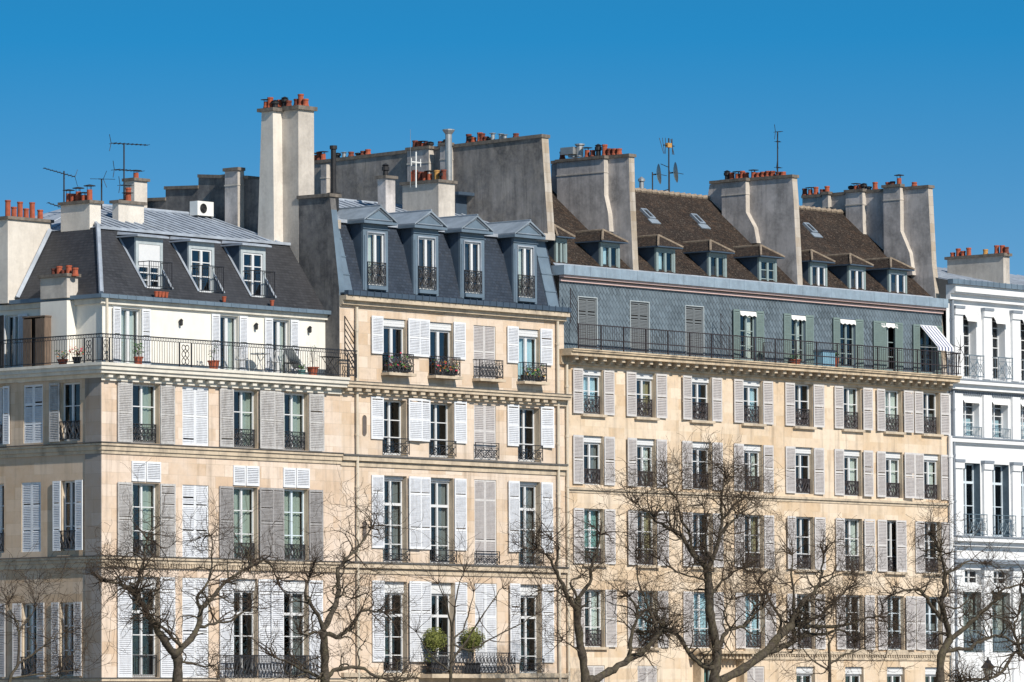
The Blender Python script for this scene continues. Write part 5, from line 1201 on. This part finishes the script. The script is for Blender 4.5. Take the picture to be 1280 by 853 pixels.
potplant('potted_plant', 267, 448, .0, .2, .32, 1, 'pale flowering plant in a large clay pot beside the terrace door', base=tbase(267,-.15), spread=.2, fh=.6, n=70, mats=('leaf2','flw'))
potplant('potted_plant', 390, 448, .0, .2, .32, 1, 'sparse tall plant in a clay pot right on the terrace', base=tbase(391,-.15), spread=.22, fh=.9, n=35, mats=('leaf2','flw'))
potplant('potted_plant', 105, 448, .0, .16, .25, 1, 'red flowering clump in a dark pot beside the terrace corner', base=(-.2, 1.0, zT), spread=.3, fh=.35, n=110, mats=('leaf2','flr','flo'), potmat='dark')
potplant('potted_plant', 98, 448, .0, .18, .2, 1, 'low reddish plant in a bowl next to the red flowering clump', base=(-.2, 1.7, zT), spread=.3, fh=.3, n=80, mats=('leaf2','flo','cy'), potmat='pot')
potplant('potted_plant', 375, 448, .0, .14, .2, 1, 'small plant in a green glazed pot on the terrace', base=tbase(377,-.1), spread=.12, fh=.2, n=30, potmat='doorg')
def table(px, y, label, mat='wf'):
    b = Vector(tbase(px, y)); o = tag(empty('terrace_table', b), label, 'table')
    m_ = MB(); m_.lathe(b+Vector((0,0,.68)), [(.36,0),(.36,.03)], 18); build('table_top', m_, M[mat], o)
    m_ = MB()
    for k in range(3): an = k*2.1+.3; m_.tube([b+Vector((.3*math.cos(an), .3*math.sin(an), 0)), b+Vector((0,0,.4)), b+Vector((-.2*math.cos(an), -.2*math.sin(an), .68))], .014, 4)
    build('table_legs', m_, M[mat], o)
def chair(px, y, rot, label, mat='wf', tall=.85):
    b = Vector(tbase(px, y)); o = tag(empty('terrace_chair', b), label, 'chair', 'terrace chairs')
    def L(x, yy, z): return b+Vector((x*math.cos(rot)-yy*math.sin(rot), x*math.sin(rot)+yy*math.cos(rot), z))
    m_ = MB(); m_.box8([L(-.2,-.2,.43), L(.2,-.2,.43), L(.2,.2,.43), L(-.2,.2,.43), L(-.2,-.2,.46), L(.2,-.2,.46), L(.2,.2,.46), L(-.2,.2,.46)]); build('seat', m_, M[mat], o)
    for sx in (-.19, .19):
        for sy in (-.19, .19): m_ = MB(); m_.tube([L(sx,sy,0), L(sx*.9,sy*.9,.43)], .014, 4); build('leg', m_, M[mat], o)
    m_ = MB(); 
    for k in range(6): x = -.19+.38*k/5; m_.tube([L(x,.2,.46), L(x,.27,tall)], .012, 4)
    m_.tube([L(-.2,.27,tall), L(.2,.27,tall)], .018, 4); build('backrest', m_, M[mat], o)
table(325, .1, 'small round table between the terrace chairs')
chair(303, .15, 1.9, 'pale metal chair left of the round terrace table'); chair(343, .15, -1.5, 'pale metal chair right of the round terrace table')
chair(364, .2, -1.2, 'dark folding chair before the last terrace door', 'dark', .95)
b = Vector(tbase(374, .25)); o = tag(empty('deck_lounger', b), 'grey canvas deck chair leaning back at the right of the terrace', 'deck chair')
m_ = MB(); m_.box8([b+Vector(v) for v in ((-.1,-.25,.32),(-.1,.25,.32),(.35,.25,.28),(.35,-.25,.28),(-.1,-.25,.35),(-.1,.25,.35),(.35,.25,.31),(.35,-.25,.31))]); m_.box8([b+Vector(v) for v in ((-.1,-.25,.33),(-.1,.25,.33),(-.6,.25,.98),(-.6,-.25,.98),(-.07,-.25,.35),(-.07,.25,.35),(-.57,.25,1.0),(-.57,-.25,1.0))]); build('canvas', m_, M['cw'], o)
m_ = MB()
for s in (-.26,.26): m_.tube([b+Vector((.4,s,0)), b+Vector((-.35,s,.65))], .016, 4); m_.tube([b+Vector((-.45,s,0)), b+Vector((.25,s,.45))], .016, 4)
build('frame', m_, M['wf'], o)
b = Vector(tbase(413, .0)); o = tag(empty('folding_table', b), 'narrow black slatted table at the right end of the terrace', 'table')
m_ = MB(); m_.box(b.x-.4, b.x+.4, -.15, .15, zT+.72, zT+.75); build('table_top', m_, M['dark'], o)
m_ = MB()
for sy in (-.13,.13):
    m_.tube([(b.x-.38,sy,zT), (b.x+.3,sy,zT+.72)], .016, 4); m_.tube([(b.x+.38,sy,zT), (b.x-.3,sy,zT+.72)], .016, 4)
build('table_legs', m_, M['dark'], o)
# brown cabinet on the side terrace
ua_, ub_ = LF.inv(28, 440, .1)[0], LF.inv(55, 440, .1)[0]
o = tag(empty('storage_cabinet', LF.P((ua_+ub_)/2, 0, zT)), 'weathered brown cabinet with one door ajar on the side terrace', 'cabinet')
m_ = MB(); H_ = 1.75; m_.fbox(LF, ua_, ua_+.05, -.35, .05, zT, zT+H_); m_.fbox(LF, ub_-.05, ub_, -.35, .05, zT, zT+H_); m_.fbox(LF, ua_-.03, ub_+.03, -.38, .08, zT+H_+.002, zT+H_+.05); m_.fbox(LF, ua_+.05, ub_-.05, -.35, -.32, zT, zT+H_); build('carcass', m_, M['wood'], o)
m_ = MB(); m_.fbox(LF, ua_+.01, ua_+(ub_-ua_)*.38, .055, .08, zT+.04, zT+H_-.05); build('cabinet_door', m_, M['wood'], o); m_ = MB(); m_.fbox(LF, ua_+(ub_-ua_)*.58, ub_-.01, .055, .08, zT+.04, zT+H_-.05); build('cabinet_door', m_, M['wood'], o)
ua_, ub_ = LF.inv(-6, 440, .1)[0], LF.inv(5, 440, .1)[0]; m_ = MB(); m_.fbox(LF, ua_, ub_, .1, .14, zT+.02, zT+1.9)
for k in range(3): m_.fbox(LF, ua_+.05, ub_-.05, .141, .15, zT+.1+k*.6, zT+.6+k*.6)
tag(build('privacy_screen', m_, M['dark'], None, LF.P(ua_, .1, zT)), 'dark panel screen at the far left end of the terrace', 'screen')
# red pots at the dormers
for k, (px, lab, n_) in enumerate([(196,'row of small red pots below the first dormer of the corner house',4),(281,'small red pot beside the middle dormer railing',1),(341,'dark planter with red soil beside the right dormer railing',1)]):
    p = on_y(px, 364+k*6, .42); m_ = MB()
    for q in range(n_): m_.lathe((p.x+q*.17+.1, .55, zb_+.03), [(.055,0),(.08,.16),(.09,.17),(.09,.2),(.07,.2)], 10)
    tag(build('flower_pot', m_, M['pot'], None, (p.x, .55, zb_+.03)), lab, 'flower pot') if n_ == 1 else None
    if n_ > 1:
        for q in range(n_):
            m2 = MB(); m2.lathe((p.x+q*.17+.1, .55, zb_+.03), [(.055,0),(.08,.16),(.09,.17),(.09,.2),(.07,.2)], 10)
            tag(build('flower_pot', m2, M['pot'], None, (p.x+q*.17+.1, .55, zb_+.03)), 'one of the small red pots in a row below the leftmost slate dormer', 'flower pot', 'red pots below the left dormer')
# flower boxes on building 2
def flowerbox(j, z0, label, mats, n=160):
    u0, u1 = u2[j]; o = tag(empty('flower_box', FR.P((u0+u1)/2, .2, z0)), label, 'flower box', 'flower boxes on the top floor sills')
    m_ = MB(); m_.fbox(FR, u0+.05, u1-.05, .10, .26, z0+.04, z0+.22); build('planter', m_, M['dark'], o)
    m_ = MB()
    for k in range(n):
        q = Vector(FR.P(rnd.uniform(u0+.02, u1-.02), .24+rnd.gauss(0,.08), z0+.16+abs(rnd.gauss(0,.20)))); a = Vector((rnd.gauss(0,1), rnd.gauss(0,1), rnd.gauss(0,1))).normalized(); b = a.orthogonal().normalized(); s = rnd.uniform(.04,.07)
        m_.face([q-a*s, q-b*s*.7, q+a*s, q+b*s*.7], rnd.randrange(len(mats)))
    build('flowers', m_, [M[x] for x in mats], o)
zf = rows2[0][0]+.02
flowerbox(0, zf, 'flower box of dark red blooms at the first top floor window', ('leaf2','leaf2','flr','leaf'))
flowerbox(1, zf, 'densest flower box with orange and red blooms', ('leaf2','flr','flo','leaf'), 230)
flowerbox(3, zf, 'green flower box with a few yellow blooms at the pale curtained window', ('leaf2','leaf','leaf2','poty'), 130)
# topiary balls
def topiary(px, label):
    zb0 = rows2[3][0]-.05; p = on_y(px, 845, -.42); p.z = zb0; o = tag(empty('topiary_tree', p), label, 'topiary', 'ball topiaries on the first floor balcony')
    m_ = MB(); m_.box(p.x-.2, p.x+.2, p.y-.2, p.y+.2, zb0, zb0+.42); m_.box(p.x-.23, p.x+.23, p.y-.23, p.y+.23, zb0+.36, zb0+.40); build('pot', m_, M['dark'], o)
    m_ = MB(); m_.tube([p+Vector((0,0,.4)), p+Vector((.01,0,1.1))], .025, 6); build('trunk', m_, M['bark'], o)
    c = Vector((p.x, p.y, on_y(px, 800, -.42).z)); m_ = MB(); m_.lathe(c, [(.32*math.sin(t*math.pi/8)+.001, -.32*math.cos(t*math.pi/8)) for t in range(9)], 12)
    for k in range(1300):
        a = Vector((rnd.gauss(0,1), rnd.gauss(0,1), rnd.gauss(0,1))).normalized(); q = c+a*rnd.uniform(.30,.49)
        b = Vector((rnd.gauss(0,1), rnd.gauss(0,1), rnd.gauss(0,1))).normalized(); d_ = b.orthogonal().normalized(); s = rnd.uniform(.025,.045); m_.face([q-b*s, q-d_*s*.6, q+b*s, q+d_*s*.6])
    build('crown', m_, M['leaf'], o)
topiary(543, 'left ball topiary in front of the first floor window'); topiary(591, 'right ball topiary in front of the closed shutters')
potplant('potted_plant', 0, 0, 0, .2, .3, 1, 'dark bush in a pot left of the topiary balls', base=(fu(530,840), -.35, rows2[3][0]-.05), spread=.28, fh=.45, n=160, potmat='dark', mats=('leaf',))
# attic balcony things
b = Vector(C3.P(C3.inv(1030,450,.3)[0], .3, zB)); o = tag(empty('storage_chest', b), 'light blue plastic chest on the slate attic balcony', 'storage chest')
m_ = MB(); m_.box(b.x-.42, b.x+.42, b.y-.25, b.y+.25, zB, zB+.62)
for k in range(7): m_.box(b.x-.40+k*.115, b.x-.34+k*.115, b.y-.265, b.y-.252, zB+.05, zB+.55)
build('chest_body', m_, M['bluebox'], o); m_ = MB(); m_.box(b.x-.46, b.x+.46, b.y-.29, b.y+.29, zB+.622, zB+.70); build('chest_lid', m_, M['zincb'], o)
potplant('potted_plant', 0, 0, 0, .15, .42, 1, 'small plant in a tall clay pot right of the blue chest', base=tuple(C3.P(C3.inv(1044,450,.3)[0], .3, zB)), spread=.15, fh=.2, n=40)
potplant('potted_plant', 0, 0, 0, .22, .24, 1, 'low dark bush in a wide clay bowl left of the blue chest', base=tuple(C3.P(C3.inv(994,450,.3)[0], .3, zB)), spread=.25, fh=.18, n=60)
b = Vector(C3.P(C3.inv(955,450,.3)[0], .3, zB)); o = tag(empty('garden_chair', b), 'dark iron chair on the slate attic balcony', 'chair')
m_ = MB(); m_.lathe(b+Vector((0,0,.43)), [(.2,0),(.2,.025)], 12); build('seat', m_, M['iron3'], o)
for k in range(4): an = k*math.pi/2+.7; m_ = MB(); m_.tube([b+Vector((.22*math.cos(an), .22*math.sin(an), 0)), b+Vector((.17*math.cos(an), .17*math.sin(an), .43))], .014, 4); build('leg', m_, M['iron3'], o)
m_ = MB(); m_.tube([b+Vector((.2,-.18,.43)), b+Vector((.24,-.2,.85)), b+Vector((.24,.2,.85)), b+Vector((.2,.18,.43))], .016, 4)
for k in range(3): m_.tube([b+Vector((.2,-.09+.09*k,.45)), b+Vector((.24,-.1+.1*k,.85))], .01, 4)
build('backrest', m_, M['iron3'], o)
# street lantern before the white house
p = on_y(1235, 836, -3.0); o = tag(empty('street_lamp', (p.x, -3.0, .13)), 'black street lantern standing before the white house', 'street lamp')
m_ = MB(); m_.lathe((p.x, -3.0, .13), [(.16,0),(.16,.5),(.09,.6),(.06,p.z-.9),(.05,p.z-.45)], 12); build('lamp_post', m_, M['iron'], o)
m_ = MB(); zz = p.z; m_.lathe((p.x,-3.0,zz), [(.10,-.42),(.20,0),(.20,.02)], 6, 1); m_.lathe((p.x,-3.0,zz+.02), [(.3,0),(.28,.05),(.13,.22),(.13,.28),(.05,.34),(.02,.46)], 6, 0)
for k in range(6): an = k*math.pi/3; m_.tube([(p.x+.10*math.cos(an), -3+.10*math.sin(an), zz-.42), (p.x+.205*math.cos(an), -3+.205*math.sin(an), zz)], .014, 4, True, 0)
build('lantern', m_, [M['iron'], M['lamp']], o)

# ================================================================== TREES
def wander(pts, amp, sub=4, seed=0):
    """resample a coarse limb into a knotty curve"""
    out = []; r = random.Random(seed)
    for i in range(len(pts)-1):
        p0 = pts[max(0, i-1)]; p1 = pts[i]; p2 = pts[i+1]; p3 = pts[min(len(pts)-1, i+2)]
        for k in range(sub):
            t = k/sub; q = 0.5*((2*p1)+(p2-p0)*t+(2*p0-5*p1+4*p2-p3)*t*t+(3*p1-p0-3*p2+p3)*t**3)
            if k or i: q = q+Vector((r.gauss(0,1), r.gauss(0,1), r.gauss(0,1)))*amp
            out.append(q)
    out.append(pts[-1]); return out
def grow(mb, p, dirv, length, rad, lvl, r, curl):
    rad *= 1.15
    n = max(4, int(length/.11)); pts = [p]; d = dirv.normalized(); rs = [rad]; step = length/n
    bend = Vector((r.gauss(0,1), r.gauss(0,1), r.gauss(0,1)))*curl
    for i in range(n):
        if r.random() < .3: bend = Vector((r.gauss(0,1), r.gauss(0,1), r.gauss(0,1)))*curl
        d = (d+bend+Vector((0,0,.05))).normalized(); p = p+d*step; pts.append(p); rs.append(max(.0048, rad*(1-.85*(i+1)/n)))
    mb.tube(pts, rs, 4 if rad < .02 else 5, False, 1 if rad < .03 else 0)
    if lvl > 0:
        k = int(r.uniform(2.2, 4.2)*length+.6) if lvl > 1 else int(r.uniform(2, 4.5)*length+.5)
        for _ in range(min(k, 9)):
            i = r.randrange(max(1, n//4), n+1); q = pts[i]; a = (pts[i]-pts[i-1]).normalized()
            side = Vector((r.gauss(0,1), r.gauss(0,1), r.gauss(0,.8)+.25)).normalized()
            grow(mb, q, (a*.6+side*.8), length*r.uniform(.4,.75), max(.004, rs[i]*.7), lvl-1, r, curl)
def tree(label, base, y, limbs, seed, twig=1.0, curl=.28, tl=(.6,1.7), lvl=2, group='bare pollarded trees along the quay', dens=1.0):
    """limbs: list of (polyline pixels [(px,py)...], r0 px, r1 px); the first one is the trunk"""
    r = random.Random(seed); sc_ = None; tm = MB(); cm = MB()
    pb = on_y(base[0], base[1], y); ppm = 7000/((pb-CAM).dot(fw))
    org = Vector((pb.x, y, .14)); o = tag(empty('bare_tree', org), label, 'tree', group)
    depth = {}
    ends = []
    for li, (pl, r0_, r1_) in enumerate(limbs):
        pts = []; dy = depth.get(pl[0], 0.0); drift = 0 if li == 0 else r.uniform(-.45,.45)
        for i, (px, py) in enumerate(pl):
            if i: dy += drift*math.hypot(px-pl[i-1][0], py-pl[i-1][1])/ppm
            depth[(px, py)] = dy; pts.append(on_y(px, py, y+dy))
        if li == 0: pts = [Vector((pts[0].x, y, .1)), Vector((pts[0].x, y, max(1.2, pts[0].z*.6)))]+pts; r00 = r0_*1.5
        c = wander(pts, .022 if li else .01, 4, seed*31+li); n = len(c)
        rs = [((r0_*(1-i/(n-1))+r1_*i/(n-1))*(1.0 if li else 1.0))/ppm*(1+.12*math.sin(i*1.7+li)) for i in range(n)]
        if li == 0: rs[0] *= 1.5
        (tm).tube(c, rs, 9 if r0_ > 2 else 6, True, 0)
        if li:
            Ltot = sum((c[i+1]-c[i]).length for i in range(n-1)); cnt = int(Ltot*4.2*dens*twig)
            for _ in range(cnt):
                i = min(n-1, int(n*(r.random()**.6))); a = (c[min(i+1,n-1)]-c[max(i-1,0)]).normalized()
                side = Vector((r.gauss(0,1), r.gauss(0,1), r.gauss(0,.9)+.35)).normalized()
                grow(cm, c[i], a*.5+side, r.uniform(*tl), min(rs[i]*.55, .03), lvl, r, curl)
            a = (c[-1]-c[-2]).normalized()
            for _ in range(int(9*dens)):
                side = Vector((r.gauss(0,1), r.gauss(0,1), r.gauss(0,.9)+.2)).normalized(); grow(cm, c[-1], a*.9+side*.9, r.uniform(*tl), min(rs[-1]*.8, .03), lvl, r, curl)
    build('trunk', tm, M['bark'], o, smooth=True); build('crown', cm, [M['bark'], M['twig']], o)
YT = -10.0
tree('knotted bare tree before the corner house window bay', (222,853), YT, [
 ([(222,853),(222,825),(220,820)],6.5,6), ([(220,820),(205,800),(192,780),(180,760),(171,742)],5.5,3.5), ([(171,742),(160,733),(147,729),(130,726)],2.2,1.2),
 ([(171,742),(174,722),(179,700),(184,675)],2.5,1), ([(220,820),(227,810),(247,785),(252,760),(267,747),(280,730),(310,710),(332,702),(346,722)],4.5,.9),
 ([(252,760),(246,748),(260,727),(265,697),(264,670)],2.3,.7), ([(247,785),(268,779),(290,775),(312,760)],2.2,.8), ([(227,810),(205,787),(185,768)],2.5,1),
 ([(222,825),(240,830),(262,832)],2,.7), ([(179,700),(165,690),(150,700)],1.2,.6)], 11, 1.05)
tree('bare tree with a crooked trunk between the two left houses', (405,853), YT, [
 ([(406,852),(406,815),(404,790)],6,5), ([(404,790),(402,780),(390,757),(380,742),(387,722)],3.2,1), ([(404,790),(412,772),(420,752),(424,735),(423,713),(437,695),(451,679),(463,661)],4.2,.9),
 ([(404,790),(420,796),(432,790),(438,785),(451,766),(470,765),(481,766)],3,.8), ([(404,790),(396,790),(385,794),(375,792)],1.8,.9), ([(406,850),(398,846),(370,832),(345,822)],2.6,1),
 ([(406,850),(410,848),(422,837),(448,834),(469,844),(494,852)],3.6,1.2), ([(423,729),(415,742),(440,748)],1.2,.6)], 12, .95)
tree('forked mossy bare tree at the edge of the long golden house', (733,853), YT-1, [
 ([(732,852),(728,818),(723,787),(722,764),(723,748)],6,4.5), ([(722,764),(712,750),(703,732),(694,710),(683,694),(672,688)],3.6,1), ([(694,710),(697,695),(697,683),(689,674)],1.6,.7),
 ([(723,748),(714,732),(714,726),(728,719)],1.8,.7), ([(723,748),(737,728),(739,710),(746,689),(750,669)],2.6,1), ([(728,818),(716,808),(704,800)],1.2,.6), ([(703,732),(690,740),(678,738)],1.2,.6)], 13, .8)
tree('bare tree leaning right from behind the mossy forked tree', (738,853), YT+.8, [
 ([(738,852),(744,850),(762,839)],5,5), ([(762,839),(787,824),(805,814),(823,791),(830,785)],4.6,2.2), ([(787,824),(789,800),(793,782),(796,766),(787,746)],3,1),
 ([(823,791),(816,773),(807,750),(798,728),(796,700)],2.2,.8), ([(793,790),(806,790),(823,788)],1.8,1.5), ([(796,766),(810,762),(826,760)],1.2,.6)], 14, .9)
tree('tallest bare tree with a wide crown at the middle of the golden house', (893,853), YT-.5, [
 ([(893,852),(895,835),(896,814),(891,787),(887,762),(886,728),(884,712)],7,5), ([(884,712),(864,689),(852,670),(831,658),(817,649)],3.8,1.3), ([(884,712),(890,703),(899,672),(902,651),(902,625),(906,597)],3.2,.9),
 ([(864,689),(862,668),(852,651),(848,630),(831,607)],2,.7), ([(899,672),(911,656),(927,642)],2,.8), ([(896,814),(904,796),(913,787),(929,783),(945,766),(954,757)],3.2,1), ([(887,745),(909,721),(929,710)],2,.8),
 ([(895,835),(879,833),(864,818),(848,796),(830,785),(823,791)],3.6,1.8), ([(817,649),(808,640),(795,630)],1.2,.6), ([(913,787),(905,765),(913,750)],1.6,.7), ([(886,728),(868,722),(845,715),(825,700)],1.6,.6), ([(890,703),(880,680),(884,655),(878,632)],1.8,.6), ([(902,651),(918,632),(935,622)],1.4,.5)], 15, 1.4, .22, (.7,1.9))
tree('dark tree leaning far right with a dense twiggy crown', (905,853), YT+1.2, [
 ([(885,862),(900,852),(929,836),(954,818),(972,798),(990,782)],6,5), ([(990,782),(993,769),(1006,750),(1020,737),(1027,717),(1029,694)],4,.9), ([(954,818),(970,812),(988,805),(993,796),(990,782)],3.8,3.2),
 ([(990,782),(1018,773),(1044,752),(1060,735)],3,.8), ([(990,782),(1054,782),(1081,773),(1100,770)],2.6,.8), ([(993,796),(1027,793),(1050,788),(1070,800)],2.6,.8), ([(993,769),(990,728),(990,694)],2.2,.7),
 ([(972,798),(975,773),(961,750),(947,728)],2.2,.7), ([(1020,737),(1040,722),(1064,715)],1.6,.6), ([(1006,750),(1030,752),(1056,758)],1.6,.6)], 16, .95, .2, (.6,1.7))
tree('slim young bare tree below the dense leaning crown', (1037,853), YT+.2, [
 ([(1037,853),(1037,830),(1036,805)],2.2,1.8), ([(1036,805),(1033,790),(1030,775)],1.4,.6), ([(1037,830),(1058,818),(1080,812),(1110,806)],1.5,.5), ([(1036,805),(1045,790),(1050,775)],1.2,.5), ([(1037,840),(1015,825),(1000,806)],1.3,.5)], 17, .9, .18)
tree('bare tree where the golden house meets the white house', (1175,853), YT, [
 ([(1175,852),(1177,820),(1187,800)],5.8,4.8), ([(1187,800),(1185,782),(1177,757),(1180,740),(1181,715),(1175,690)],4,1.4), ([(1185,782),(1167,762),(1157,745),(1147,737),(1125,739),(1117,743)],2.8,.9),
 ([(1187,800),(1205,787),(1220,772),(1245,750),(1252,737),(1275,731)],3.4,1), ([(1177,757),(1200,760),(1212,747)],1.4,.6), ([(1180,815),(1188,812),(1210,812),(1225,802),(1250,796),(1272,806)],3,1.2),
 ([(1181,715),(1195,712),(1212,701),(1228,704)],1.8,.6), ([(1175,690),(1168,678),(1160,668)],1.4,.6), ([(1205,787),(1200,775),(1205,768)],1.2,.6)], 18, .85)
tree('bare tree reaching in from the right edge before the white house', (1300,853), YT+1, [
 ([(1305,870),(1300,850),(1290,830)],5,4), ([(1290,830),(1275,815),(1268,790),(1272,770)],3,.9), ([(1300,850),(1272,815),(1255,837),(1240,847),(1200,852)],2.4,1.4), ([(1275,815),(1262,780),(1240,770)],1.6,.6)], 19, .8)
tree('thin feathery bare tree in front of the side wall', (12,853), YT-2, [
 ([(12,852),(22,831),(24,790)],2.4,1.6), ([(24,790),(18,770),(10,755)],1.4,.5), ([(22,831),(45,815),(62,800),(80,790)],1.6,.5), ([(24,790),(34,775),(44,760)],1.2,.5), ([(14,848),(60,842),(95,838)],1.5,.5)], 20, 1.1, .16, (.6,1.6))
tree('young fan-shaped bare tree before the topiary balls', (563,853), YT, [
 ([(563,852),(565,806),(565,790)],2.2,1.7), ([(565,790),(568,765),(572,740),(580,715)],1.5,.5), ([(565,806),(590,812),(611,800),(648,781),(670,768)],1.5,.5), ([(565,790),(560,760),(548,730)],1.3,.5), ([(563,830),(590,790),(610,760),(628,735)],1.4,.5),
 ([(563,840),(540,820),(520,790)],1.2,.5), ([(565,800),(582,780),(592,740)],1.2,.5)], 21, .45, .10, (.5,1.4), 1)

# ================================================================== CAMERA, LIGHT, SKY
cam = bpy.data.cameras.new('camera'); co = bpy.data.objects.new('camera', cam); col.objects.link(co)
cam.sensor_width = 36; cam.lens = 36*F/1280; cam.clip_start = 1; cam.clip_end = 6000
from mathutils import Matrix
m3 = Matrix((rt, upv, -fw)).transposed(); co.matrix_world = Matrix.Translation(CAM) @ m3.to_4x4()
scn.camera = co
AZ, EL = R(12), R(36)
sd = Vector((-math.sin(AZ)*math.cos(EL), -math.cos(AZ)*math.cos(EL), math.sin(EL)))   # towards the sun
sun = bpy.data.lights.new('sun', 'SUN'); so = bpy.data.objects.new('sun', sun); col.objects.link(so)
sun.energy = 4.6; sun.angle = R(.5); sun.color = (1, .93, .83); so.rotation_euler = sd.to_track_quat('Z', 'Y').to_euler(); so.location = (-50, -80, 60)
wld = bpy.data.worlds.new('World'); scn.world = wld; wld.use_nodes = True; nt = wld.node_tree
bg = nt.nodes['Background']; sky = nt.nodes.new('ShaderNodeTexSky'); sky.sky_type = 'NISHITA'; sky.sun_disc = False
sky.sun_elevation = EL; sky.sun_rotation = math.atan2(sd.x, sd.y); sky.air_density = 1.0; sky.dust_density = .0; sky.ozone_density = 3.0; sky.altitude = 1200
tc = nt.nodes.new('ShaderNodeTexCoord'); mp = nt.nodes.new('ShaderNodeVectorMath'); mp.operation = 'MULTIPLY_ADD'; mp.inputs[1].default_value = (1, 1, 4.5); mp.inputs[2].default_value = (0, 0, .03)
nm = nt.nodes.new('ShaderNodeVectorMath'); nm.operation = 'NORMALIZE'
nt.links.new(tc.outputs['Generated'], mp.inputs[0]); nt.links.new(mp.outputs[0], nm.inputs[0]); nt.links.new(nm.outputs[0], sky.inputs['Vector'])
sx = nt.nodes.new('ShaderNodeSeparateXYZ'); nt.links.new(tc.outputs['Generated'], sx.inputs[0])
zr_ramp = ramp(nt, sx.outputs[2], [(.0, (1.5,.70,.52)), (.055, (1.45,.70,.54)), (.122, (.24,.71,.735)), (.35, (.9,.62,.55))])
mt = mix(nt, 1.0, sky.outputs[0], (.8,1.86,2.05), 'MULTIPLY'); nt.links.new(mix(nt, 1.0, mt, zr_ramp, 'MULTIPLY'), bg.inputs['Color']); bg.inputs['Strength'].default_value = .12
scn.view_settings.view_transform = 'Standard'; scn.view_settings.look = 'None'; scn.view_settings.gamma = 1; scn.view_settings.exposure = .1
scn.render.resolution_x = 1024; scn.render.resolution_y = 682
